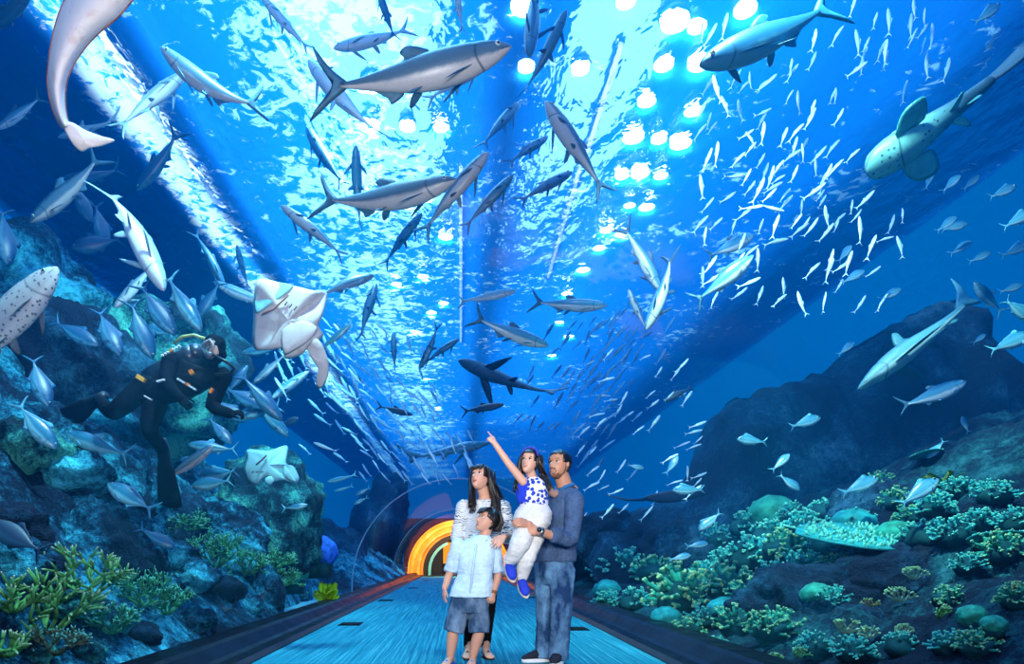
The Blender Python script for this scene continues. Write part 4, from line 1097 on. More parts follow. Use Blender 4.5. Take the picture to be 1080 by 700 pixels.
# jacks and others low on the left: nose, tail, length, mats, label
LOW = [
    ('jack', (62, 476), (18, 424), .55, JK, 'silver jack nose down at the left edge, forked tail raised'),
    ('tuna', (67, 455), (136, 480), .65, JK, 'blue jack facing left below the diver fins'),
    ('jack', (111, 508), (162, 538), .55, JK, 'silver jack facing left over the dark gap in the rocks'),
    ('jack', (186, 578), (146, 556), .45, BL, 'round bodied blue jack facing right low on the left'),
    ('jack', (-14, 548), (46, 582), .8, DK_, 'dark jack cut by the left edge, black tail to the right'),
    ('jack', (52, 432), (34, 376), .6, BL, 'blue jack nose down on the dark rock left of the diver'),
    ('jack', (106, 366), (56, 338), .6, BL, 'blue jack facing right on the rock above the diver fins'),
    ('jack', (128, 378), (104, 326), .6, BL, 'blue jack nose down at the diver hip'),
    ('jack', (162, 382), (138, 318), .65, BL, 'blue jack nose down right above the diver back'),
    ('jack', (150, 344), (182, 352), .4, JK, 'small bright jack above the diver back'),
    ('jack', (186, 356), (148, 300), .65, BL, 'blue jack with a pale flank close above the diver tank hose'),
    ('tuna', (214, 352), (176, 290), .7, JK, 'striped teal fish nose down left of the diver head'),
    ('tuna', (206, 338), (232, 296), .6, BL, 'dark blue fish behind the diver head pointing down'),
    ('king', (228, 468), (170, 508), .7, (M_GREY, M_FINB), 'brownish fish with an open belly low below the diver, nose up right'),
    ('jack', (206, 502), (250, 496), .55, JK, 'pale jack behind the brownish fish'),
    ('jack', (200, 512), (244, 506), .45, JK, 'pale jack just below the one behind the brownish fish'),
    ('jack', (262, 446), (222, 420), .6, BL, 'blue jack under the diver right hand'),
    ('jack', (282, 432), (236, 408), .6, BL, 'blue jack right of the diver hand'),
    ('tuna', (246, 440), (296, 428), .6, JK, 'teal fish facing left past the diver hand'),
    ('tuna', (300, 446), (254, 394), .7, BL, 'blue fish slanting down right between diver and white ray'),
    ('tuna', (306, 462), (266, 418), .7, JK, 'pale streaked fish slanting down right below the white ray'),
    ('jack', (316, 440), (294, 450), .4, DK_, 'small dark round fish right of the streaked fish'),
    ('jack', (246, 470), (220, 440), .5, BL, 'blue jack left of the small pale ray'),
    ('tuna', (196, 468), (250, 474), .65, JK, 'teal fish level above the brownish fish'),
    ('tuna', (262, 384), (238, 416), .5, BL, 'blue fish nose up right of the diver shoulder'),
    ('tuna', (254, 372), (296, 366), .55, JK, 'teal fish level behind the diver head'),
    ('jack', (198, 652), (250, 640), .6, DK_, 'dark fish resting by the left kerb, facing left'),
    ('jack', (252, 660), (284, 618), .5, DK_, 'dark fish nose down beside the upright pale rock'),
    ('thin', (372, 340), (332, 372), .5, JK, 'small slim fish right of the lower tip of the white ray') ,
    ('thin', (330, 466), (356, 476), .5, PL, 'hook shaped pale fish right of the small pale ray'),
    ('tuna', (326, 532), (298, 536), .35, JK, 'small silver fish left of the tunnel joint') ,
    ('thin', (344, 508), (376, 500), .45, JK, 'thin silver fish level above the tunnel joint'),
    ('thin', (352, 518), (372, 512), .35, JK, 'thin small fish just under the level silver one'),
    ('tuna', (372, 532), (388, 524), .3, JK, 'lower of two small silver fish by the tunnel joint'),
    ('tuna', (374, 522), (390, 514), .3, JK, 'upper of two small silver fish by the tunnel joint'),
]
for kind, hp, tp, L, mats, lab in LOW:
    fish(kind, hp, tp, L, lab, 'fish', None, 12, mats, .1, .12, name={'jack': 'jack_fish', 'tuna': 'trevally', 'thin': 'slim_fish'}.get(kind, 'kingfish'), dY=.12 * L * math.sin(hp[0]), detail=2 if L > .5 else 1)
# bream on the right
BRM = [
    ((1056, 4), (1028, 24), 'bream at the top right edge pointing up right'), ((1040, 52), (1050, 36), 'small bream above the zebra shark tail pointing down'),
    ((984, 178), (976, 200), 'bream under the zebra shark fin, left of a row of three'), ((1014, 184), (994, 202), 'middle bream of the row under the zebra shark'), ((1034, 184), (1016, 200), 'right bream of the row under the zebra shark'),
    ((1073, 196), (1044, 208), 'bright bream below the zebra shark tail at the right edge'), ((1092, 222), (1058, 240), 'bream cut by the right edge below the bright one'),
    ((1010, 228), (988, 244), 'upper bream of the pair at mid right'), ((1022, 236), (994, 242), 'lower bream of the pair at mid right'),
    ((1026, 254), (1002, 268), 'bream alone below the pair at mid right'), ((1046, 266), (1022, 276), 'bream above the grey shark tail'),
    ((1088, 256), (1056, 270), 'bream cut by the right edge above the grey shark tail'), ((899, 258), (884, 276), 'faint bream in the blue water left of the pair'),
    ((913, 285), (888, 298), 'faint bream above the ridge crest'), ((952, 304), (928, 316), 'bream directly above the ridge crest'),
    ((1092, 340), (1060, 316), 'bream at the right edge behind the grey shark tail'), ((1090, 352), (1044, 370), 'large bream at the right edge below the shark tail'),
    ((1080, 300), (1054, 308), 'bream touching the right edge by the shark tail'), ((1040, 352), (1026, 362), 'small bream between the shark tail and the large bream'),
    ((902, 360), (884, 374), 'bream on the ridge outline left of the grey shark'), ((867, 440), (834, 450), 'bright bream alone over the dark ridge'),
    ((776, 463), (808, 466), 'bream facing left over the dark ridge'), ((834, 478), (814, 496), 'bream pointing up right, left of the ridge centre'),
    ((844, 518), (822, 500), 'bream pointing down right under the upright one'), ((1014, 438), (1022, 456), 'small bream below the big trevally at right'),
    ((977, 484), (996, 464), 'bream pointing down left above the leafy coral'), ((928, 504), (888, 520), 'large bream swimming right over the coral'),
    ((992, 504), (950, 532), 'largest bream, nose at the leafy yellow coral'), ((748, 573), (724, 576), 'upper bream of two before the low dark rock'),
    ((730, 585), (706, 590), 'lower bream of two before the low dark rock'), ((1062, 566), (1034, 574), 'blue fish above the round plate coral at right'),
    ((708, 517), (742, 516), 'slim bream left of the dark ridge foot'), ((680, 494), (662, 490), 'bream in the blue water right of the man'), ((736, 560), (760, 540), 'bream facing down left at the ridge foot') ,
    ((716, 480), (702, 500), 'faint bream above the ridge foot') , ((826, 232), (804, 214), 'bream in the lit water under the school') if False else None,
]
for e in BRM:
    if e is None: continue
    hp, tp, lab = e
    px = math.hypot(hp[0] - tp[0], hp[1] - tp[1])
    L = .36 if px > 20 else .28
    if px > 40: L = .42
    Y = min(13.5, F * L / px)
    fish('bream', hp, tp, L, lab, 'fish', None, 10, BL if 'blue fish' in lab else BR, .08, .05, name='sea_bream', Y=Y, detail=2 if px > 30 else 1)
fish('king', (1022, 401), (950, 428), .95, 'big silver trevally with a yellow grey flank below the grey shark', 'fish', None, 15, TU, .1, .2, name='trevally', deep=1.35)
fish('bream', (912, 562), (880, 582), .5, 'dark blue surgeon shaped fish behind the table coral', 'fish', None, 8, BL, 0, 0, name='surgeon_fish', Y=8.2, deep=1.25)
fish('tuna', (1026, 296), (1058, 330), .7, 'silver trevally crossing over the grey shark tail', 'fish', None, 15, JK, .1, .1, name='trevally', flip=False)
# sharks
fish('zebra', (908, 186), (1082, 52), 2.1, 'zebra shark with a rounded head and long dark tail at upper right', 'shark', None, 62, (M_ZEBRA, plain('fin_zebra', (0.06, 0.34, 0.36, 1), .5)), .18, .1, name='zebra_shark', dY=-.4)
fish('shark', (898, 416), (1034, 306), 1.9, 'grey reef shark gliding down left over the dark ridge', 'shark', None, 22, (M_SHARK, plain('fin_shark', (0.03, 0.16, 0.22, 1), .5)), -.35, .3, name='reef_shark')
fish('shark', (478, 378), (594, 416), 2.2, 'dark shark seen from below over the walkway, tail to the right', 'shark', None, 70, (M_DARK, M_FIND), .35, .0, name='reef_shark', deep=1.2)
fish('shark', (522, 466), (424, 484), 2.2, 'thin teal shark passing level behind the pointing hand', 'shark', None, 15, (M_JACK, M_FINT), .1, .1, name='reef_shark', deep=.9)
fish('shark', (58, 146), (128, 124), 1.2, 'small pale shark behind the pink white ray, belly up', 'shark', None, 40, PL, .1, .1, name='reef_shark')
fish('king', (67, 276), (-60, 412), 1.5, 'spotted pale grey fish with a broad head at the left edge', 'fish', None, 35, (M_SPOT, plain('fin_spotted', (0.15, 0.16, 0.18, 1), .6)), .1, .0, name='spotted_grouper', deep=1.25)

# ---- schools: many small fish, meshes shared
def school(n, region, seed, kind, mats, L, ang, jitter, Yr, label, group, name, px_len=None, avoid=None, roll=20):
    r = random.Random(seed)
    protos = [make_fish(kind, 1.0, mats, None, la, ve, 0, name) for la, ve in ((.5, .0), (-.5, .1), (.15, .3), (0, -.3))]
    tl = total(kind); first = set(); out = []
    tries = 0
    while len(out) < n and tries < n * 60:
        tries += 1
        px, py, a = region(r)
        if px is None: continue
        if any(math.hypot(px - q[0], py - q[1]) < 7 for q in out): continue
        Y = r.uniform(*Yr); Y = min(Y, (SURF - .5 - .866) * F / (VY - py + 16)); Lf = L * r.uniform(.75, 1.2)
        half = Lf * F / Y / 2; a = R(a + r.gauss(0, jitter))
        p = r.randrange(4)
        o = protos[p]
        if p in first: o = o.copy(); COL.objects.link(o)
        else: first.add(p)
        pose(o, (px + math.cos(a) * half, py - math.sin(a) * half), (px - math.cos(a) * half, py + math.sin(a) * half), Y, r.uniform(-10, 50), 0.0, False, tl)
        tag(o, label, 'fish', group); out.append((px, py))
    for p in range(4):
        if p not in first: bpy.data.objects.remove(protos[p])
def reg_right(r):
    px = r.uniform(738, 960); py = r.uniform(20, 330)
    # dense around (800,170), thin to the right
    d = ((px - 815) / 95) ** 2 + ((py - 165) / 95) ** 2
    if r.random() > math.exp(-d * .7) + .05: return None, None, None
    if 725 < px < 885 and py < 90 and abs((py - 72) - (px - 731) * -.46) < 24: return None, None, None
    if px > 900 and 90 < py < 210: return None, None, None
    return px, py, interp([738, 800, 860, 960], [70, 45, 55, 75], px)
school(125, reg_right, 4, 'thin', M_SCHOOL, .31, 0, 22, (7.5, 10.5), 'small pale fish in the bright school at upper right', 'bright school at upper right', 'school_fish')
def reg_far_right(r):
    px = r.uniform(880, 1000); py = r.uniform(0, 130)
    return px, py, 80
school(20, reg_far_right, 5, 'thin', M_SCHOOL, .30, 0, 12, (8, 10.5), 'slender pale fish standing upright in the dim water right of the bright school', 'upright fish right of the bright school', 'school_fish')
def reg_left(r):
    t = r.uniform(0, 1)
    px = r.uniform(318, 500); py = r.uniform(345, 505)
    c = 345 + (py - 340) * .62
    if r.random() > math.exp(-((px - c) / 48) ** 2): return None, None, None
    return px, py, 128 - (px - c) * .15
school(130, reg_left, 6, 'thin', M_STREAK, .34, 0, 9, (10.5, 15), 'thin silvery fish in the school streaming down toward the tunnel on the left', 'streaming school left of centre', 'fusilier')
def reg_left2(r):
    px = r.uniform(285, 380); py = r.uniform(335, 425)
    return px, py, 122
school(26, reg_left2, 16, 'thin', M_STREAK, .36, 0, 9, (8.5, 11), 'slim bright fish slanting below the white ray tip', 'slim fish below the white ray', 'fusilier')
def reg_mid(r):
    py = r.uniform(330, 490)
    c = 655 - (py - 330) * .42
    px = r.gauss(c, 28)
    if px < 545 or (px > 545 and px < 612 and py > 460): return None, None, None
    return px, py, 52
school(85, reg_mid, 7, 'thin', M_FUS, .40, 0, 8, (12, 16), 'slim dark blue fish in the school slanting up right of centre', 'dark slanting school right of centre', 'blue_fusilier')
def reg_r2(r):
    px = r.uniform(612, 740); py = r.uniform(370, 545)
    if py > 590 - (px - 600) * .5: return None, None, None
    return px, py, 38
school(48, reg_r2, 8, 'thin', M_SCHOOL, .30, 0, 16, (10, 14), 'small pale fish scattered in the blue water right of the man', 'pale fish right of the man', 'school_fish')
# ------------------------------------------------------------------ people
P = at
def fuse(bm, voxel, smooth=3, name='body'):
    """one continuous skin over all the limbs in bm"""
    me = bpy.data.meshes.new('raw'); bm.to_mesh(me); bm.free()
    o = bpy.data.objects.new('raw', me); COL.objects.link(o)
    m = o.modifiers.new('r', 'REMESH'); m.mode = 'VOXEL'; m.voxel_size = voxel; m.use_smooth_shade = True
    if smooth:
        s = o.modifiers.new('s', 'SMOOTH'); s.iterations = smooth; s.factor = 0.5
    dg = bpy.context.evaluated_depsgraph_get()
    out = bpy.data.meshes.new_from_object(o.evaluated_get(dg))
    bpy.data.objects.remove(o); bpy.data.meshes.remove(me)
    out.name = name
    return out
def fused(name, bm, voxel, mat, root, smooth=3, wrinkle=0.0, wscale=14.0, seed=0):
    me = fuse(bm, voxel, smooth, name)
    if wrinkle:
        me.update()
        n = len(me.vertices); co = [0.0] * (3 * n); no = [0.0] * (3 * n)
        me.vertices.foreach_get('co', co); me.vertices.foreach_get('normal', no)
        for i in range(n):
            x, y_, z = co[3 * i:3 * i + 3]
            q = Vector((x * wscale + seed, y_ * wscale, z * wscale))
            k = wrinkle * (noise.noise(q) + 0.6 * (1 - 2 * abs(noise.noise(Vector((q.x * .9, q.y * .9, q.z * 1.9))))))
            for j in range(3): co[3 * i + j] += no[3 * i + j] * k
        me.vertices.foreach_set('co', co); me.update()
    return adopt(link(name, me, mat), root)
def adopt(o, root):
    o.parent = root; o.matrix_parent_inverse = Matrix.Translation(-root.location); return o
def part(name, bm, mat, root, smooth=True):
    return adopt(obj(name, bm, mat, None, smooth), root)
def ball(bm, c, r, sub=2):
    if not isinstance(r, (tuple, list, Vector)): r = (r, r, r)
    bmesh.ops.create_icosphere(bm, subdivisions=sub, radius=1.0, matrix=Matrix.Translation(c) @ Matrix.Diagonal((r[0], r[1], r[2], 1)))
def limb(bm, pts, rads, seg=14, hem=False):
    """tapered limb through joints, rounded at the ends"""
    pts = [Vector(p) for p in pts]
    P2 = []; R2 = []
    n = len(pts)
    for i in range(n - 1):
        for k in range(6):
            t = k / 6
            a = pts[max(i - 1, 0)]; b = pts[i]; c = pts[i + 1]; d = pts[min(i + 2, n - 1)]
            cr = 0.5 * ((2 * b) + (c - a) * t + (2 * a - 5 * b + 4 * c - d) * t * t + (3 * b - a - 3 * c + d) * t ** 3)
            P2.append(cr.lerp(b.lerp(c, t), .45)); R2.append(rads[i] + (rads[i + 1] - rads[i]) * t)
    P2.append(pts[-1]); R2.append(rads[-1])
    add_tube(bm, P2, R2, seg)
    ball(bm, pts[0], rads[0])
    if not hem: ball(bm, pts[-1], rads[-1])
def trunk(bm, secs, seg=22):
    """secs: (centre, half width, half depth, side vector, front vector)"""
    rings = []
    for c, w, d, s, f in secs:
        c = Vector(c); s = Vector(s); f = Vector(f)
        rings.append([c + s * w * (abs(math.cos(a)) ** .85) * (1 if math.cos(a) >= 0 else -1) + f * d * math.sin(a) for a in [2 * PI * k / seg for k in range(seg)]])
    loft(bm, rings)
def axes(f):
    f = Vector(f).normalized(); z = Vector((0, 0, 1)); l = z.cross(f).normalized(); u = f.cross(l).normalized()
    return f, l, u
HW = ([-.5, -.46, -.38, -.27, -.12, .05, .2, .33, .43, .48, .5], [.06, .13, .19, .25, .295, .315, .31, .26, .17, .09, .01])
HF = ([-.5, -.46, -.38, -.27, -.12, .05, .12, .25, .36, .44, .5], [.27, .34, .365, .36, .355, .345, .375, .36, .29, .19, .01])
HB = ([-.5, -.46, -.38, -.27, -.12, .05, .2, .33, .43, .48, .5], [-.12, -.06, .06, .20, .34, .43, .45, .38, .26, .15, .01])
def head_point(h, t, a, nose=1.0, off=0.0):
    """t: -.5 chin .. .5 crown; a: 0 = front"""
    w = smooth_interp(HW[0], HW[1], t); f = smooth_interp(HF[0], HF[1], t); b = smooth_interp(HB[0], HB[1], t)
    ca, sa = math.cos(a), math.sin(a)
    x = (f if ca > 0 else b) * (abs(ca) ** .9) * (1 if ca > 0 else -1); y = w * (abs(sa) ** .9) * (1 if sa > 0 else -1)
    if ca > 0:
        x += .145 * nose * max(0, interp([-.22, -.17, -.13, .06, .10], [0, .8, 1, .12, 0], t)) * math.exp(-(y / .055) ** 2)
        x -= .035 * math.exp(-((t - .035) / .05) ** 2) * math.exp(-((abs(y) - .135) / .07) ** 2)
        x += .018 * math.exp(-((t - .105) / .03) ** 2) * math.exp(-((abs(y) - .13) / .09) ** 2)
        x += .022 * math.exp(-((t + .275) / .035) ** 2) * math.exp(-(y / .09) ** 2)
        x -= .015 * math.exp(-((t + .335) / .025) ** 2) * math.exp(-(y / .1) ** 2)
        x += .018 * math.exp(-((t + .44) / .05) ** 2) * math.exp(-(y / .09) ** 2)
    v = Vector((x, y, t * 1.0))
    if off:
        n = Vector((x * .9, y * 1.1, t * .8)); n.normalize(); v += n * off
    return v * h
class Head:
    def __init__(s, c, h, f, roll=0.0):
        s.c = Vector(c); s.h = h; s.f, s.l, s.u = axes(f)
        if roll:
            q = Quaternion(s.f, roll); s.l = q @ s.l; s.u = q @ s.u
    def w(s, v): return s.c + s.f * v.x + s.l * v.y + s.u * v.z
    def shell(s, bm, off=0.0, keep=None, nr=30, ns=36, nose=1.0, wob=0.0):
        rings = []
        for i in range(nr + 1):
            t = -.5 + i / nr
            rings.append([s.w(head_point(s.h, t, 2 * PI * k / ns - PI, nose, off + (wob * noise.noise(Vector((k * .9, t * 9, s.h * 77))) if wob else 0))) for k in range(ns)])
        rv = [[bm.verts.new(p) for p in r] for r in rings]
        for i in range(nr):
            t = -.5 + (i + .5) / nr
            for k in range(ns):
                a = 2 * PI * (k + .5) / ns - PI
                if keep is None or keep(t, a): bm.faces.new((rv[i][k], rv[i][(k + 1) % ns], rv[i + 1][(k + 1) % ns], rv[i + 1][k]))
        if keep is None:
            bm.faces.new(rv[0][::-1]); bm.faces.new(rv[-1])
        else:
            loose = [v for v in bm.verts if not v.link_faces]
            bmesh.ops.delete(bm, geom=loose, context='VERTS')
    def add(s, bm):
        s.shell(bm)
        for sg in (-1, 1):
            ball(bm, s.w(Vector((-.03, sg * .325, -.01)) * s.h), (.055 * s.h, .055 * s.h, .10 * s.h))
    def face(s, root, brow, lip, iris=(.02, .01, .008, 1), smile=False, lash=0.0):
        h = s.h
        for sg in (-1, 1):
            e = s.w(Vector((.292, sg * .135, .035)) * h)
            bm = bmesh.new(); ball(bm, e, .052 * h); ey = part('eye', bm, EYE_W, root)
            bm = bmesh.new(); ball(bm, e + s.f * .026 * h + s.u * .006 * h, .040 * h); part('iris', bm, plain('iris', iris, .15, .6), root)
            bm = bmesh.new()
            add_tube(bm, [s.w(Vector((.352, sg * .06, .112)) * h), s.w(Vector((.352, sg * .13, .138)) * h), s.w(Vector((.30, sg * .215, .118)) * h)], [.012 * h, .017 * h, .008 * h], 6)
            part('eyebrow', bm, brow, root)
            if lash:
                bm = bmesh.new()
                add_tube(bm, [s.w(Vector((.332, sg * .08, .058)) * h), s.w(Vector((.350, sg * .135, .078)) * h), s.w(Vector((.30, sg * .2, .05)) * h)], [.009 * h, .016 * h, .010 * h], 5)
                part('eyelash', bm, brow, root)
        bm = bmesh.new(); d = .04 if smile else 0
        add_tube(bm, [s.w(Vector((.335, -.105, -.258 + d)) * h), s.w(Vector((.372, -.05, -.262)) * h), s.w(Vector((.385, 0, -.262)) * h), s.w(Vector((.372, .05, -.262)) * h), s.w(Vector((.335, .105, -.258 + d)) * h)], [.006 * h, .016 * h, .016 * h, .016 * h, .006 * h], 7)
        add_tube(bm, [s.w(Vector((.335, -.095, -.275 + d)) * h), s.w(Vector((.372, -.045, -.298)) * h), s.w(Vector((.38, 0, -.303)) * h), s.w(Vector((.372, .045, -.298)) * h), s.w(Vector((.335, .095, -.275 + d)) * h)], [.006 * h, .017 * h, .02 * h, .017 * h, .006 * h], 7)
        part('lips', bm, lip, root)
        if smile:
            bm = bmesh.new()
            add_tube(bm, [s.w(Vector((.345, -.075, -.272)) * h), s.w(Vector((.388, 0, -.282)) * h), s.w(Vector((.345, .075, -.272)) * h)], [.004 * h, .012 * h, .004 * h], 6); part('teeth', bm, EYE_W, root)
def hand(bm, wrist, d, nrm, side, size, curl=0.35, thumb=0.6, point=False, spread=1.0):
    """palm and five fingers; d = finger direction, nrm = out of the back of the hand, side = toward the thumb"""
    d = Vector(d).normalized(); nrm = Vector(nrm); nrm = (nrm - d * nrm.dot(d)).normalized(); side = d.cross(nrm) if d.cross(nrm).dot(Vector(side)) > 0 else -d.cross(nrm)
    L = size
    rings = []
    for t, w, th in ((0.0, .15, .10), (.12, .20, .10), (.3, .235, .095), (.45, .235, .08), (.5, .21, .06)):
        c = Vector(wrist) + d * L * t
        rings.append([c + side * w * L * math.cos(a) + nrm * th * L * math.sin(a) for a in [2 * PI * k / 14 for k in range(14)]])
    loft(bm, rings)
    for i, (o, ln) in enumerate(((.165, .42), (.055, .47), (-.055, .44), (-.16, .35))):
        p = Vector(wrist) + d * L * .44 + side * o * L
        cu = curl
        if point: cu = 0.02 if i == 0 else 1.35
        dd = (d + side * o * .35 * spread).normalized(); pts = [p]; ax = dd.cross(nrm)
        for k, sg in enumerate((.45, .32, .25)):
            dd = Quaternion(ax, -cu * (0.9 if k else 0.8)) @ dd
            p = p + dd * ln * L * sg; pts.append(p)
        r = .050 * L
        limb(bm, pts, [r, r * .95, r * .85, r * .68], 8)
    p = Vector(wrist) + d * L * .14 + side * .17 * L
    dd = (d * .75 + side * thumb - nrm * .3).normalized(); q = p + dd * L * .22
    d2 = (d * 1.0 + side * thumb * .25 - nrm * (.25 + curl * .4)).normalized()
    limb(bm, [p, q, q + d2 * L * .15, q + d2 * L * .27], [.075 * L, .06 * L, .052 * L, .04 * L], 8)
def foot(bm, ankle, d, L, w):
    """bare foot, heel under the ankle, sole on the floor"""
    d = Vector((d[0], d[1], 0)).normalized(); s = Vector((-d.y, d.x, 0)); a = Vector(ankle)
    rings = []
    for t, hw, top in ((-.26, .25, .2), (-.2, .36, .34), (0, .38, .42), (.2, .40, .34), (.42, .48, .23), (.6, .50, .16), (.70, .42, .11), (.74, .2, .06)):
        c = Vector((a.x, a.y, 0.012)) + d * t * L
        rings.append([c + s * hw * w * math.cos(k) + Vector((0, 0, top * L * .5 * (1 + math.sin(k)) * .85)) for k in [2 * PI * q / 12 for q in range(12)]])
    loft(bm, rings)
def strands(bm, paths, r0, r1, n, rnd_, jit, seg=5):
    """locks of hair scattered about guide curves"""
    for p in paths:
        for _ in range(n):
            o = Vector((rnd_.gauss(0, 1), rnd_.gauss(0, 1), rnd_.gauss(0, .5))) * jit
            ph = rnd_.uniform(0, 6)
            pts = []
            m = len(p)
            for i in range(m * 3 - 2):
                u = i / 3; k = min(m - 2, int(u)); q = Vector(p[k]).lerp(Vector(p[k + 1]), u - k)
                g = .35 + .65 * min(1, u / max(1, (m - 1)))
                pts.append(q + o * g + Vector((math.sin(u * 3 + ph), math.cos(u * 2.6 + ph), 0)) * jit * .35 * g)
            add_tube(bm, pts, [r0 + (r1 - r0) * (i / (len(pts) - 1)) ** 2 for i in range(len(pts))], seg)
def thicken(bm, c, k=.93):
    """close an open shell with an inner wall pulled toward c"""
    fs = list(bm.faces); mp = {}
    for v in list(bm.verts): mp[v] = bm.verts.new(c + (v.co - c) * k)
    edges = [(e.verts[0], e.verts[1]) for e in bm.edges if len(e.link_faces) == 1]
    for f in fs: bm.faces.new([mp[v] for v in reversed(f.verts)])
    for a, b in edges: bm.faces.new((a, b, mp[b], mp[a]))
def skin(name, col):
    t = NT(name); b = t.pbsdf(col, .48, .35)
    v = t.coord('Object'); n = t.noise(v, 22, 4, .6)
    t.l(t.mix(t.math('MULTIPLY', n, .3), col, (col[0] * .8, col[1] * .6, col[2] * .55, 1)), b.inputs['Base Color'])
    b.inputs['Subsurface Weight'].default_value = 0.08; b.inputs['Subsurface Radius'].default_value = (.01, .004, .002)
    return t.m
EYE_W = plain('eye_white', (.75, .75, .74, 1), .25, .5, var=.02)
HAIR_B = plain('hair_black', (.008, .006, .006, 1), .38, .5, var=.3, scale=40)
HAIR_W = plain('hair_brown', (.016, .008, .006, 1), .38, .5, var=.4, scale=40)
LIP_W = plain('lip_red', (.50, .09, .07, 1), .4, .4, var=.05); LIP_M = plain('lip_brown', (.40, .15, .11, 1), .5, .3, var=.05)
def cloth(name, col, var=.12, scale=60, rough=.85, weave=.25):
    t = NT(name); b = t.pbsdf(None, rough, .15)
    v = t.coord(); n = t.noise(v, scale, 4, .6); g = t.noise(v, 7, 4, .6)
    c2 = tuple(c * (1 - 2.2 * var) for c in col[:3]) + (1,); c3 = tuple(min(1, c * (1 + var)) for c in col[:3]) + (1,)
    t.l(t.ramp(t.math('ADD', t.math('MULTIPLY', n, .5), t.math('MULTIPLY', g, .5)), [(.35, c2), (.62, c3)]), b.inputs['Base Color'])
    t.bump(b, n, weave, .003)
    return t
def denim(name, base, fade):
    t = NT(name); b = t.pbsdf(None, .9, .1)
    v = t.coord(); n = t.noise(t.coord('Object', (1, 1, .5)), 9, 4, .6); f = t.noise(t.coord('Object', (160, 160, 40)), 1.0, 2, .6)
    c = t.ramp(n, [(.38, base), (.52, tuple((x + y) / 2 for x, y in zip(base, fade))), (.68, fade)])
    t.l(t.mix(t.math('MULTIPLY', f, .5), c, base), b.inputs['Base Color']); t.bump(b, f, .4, .002); return t.m

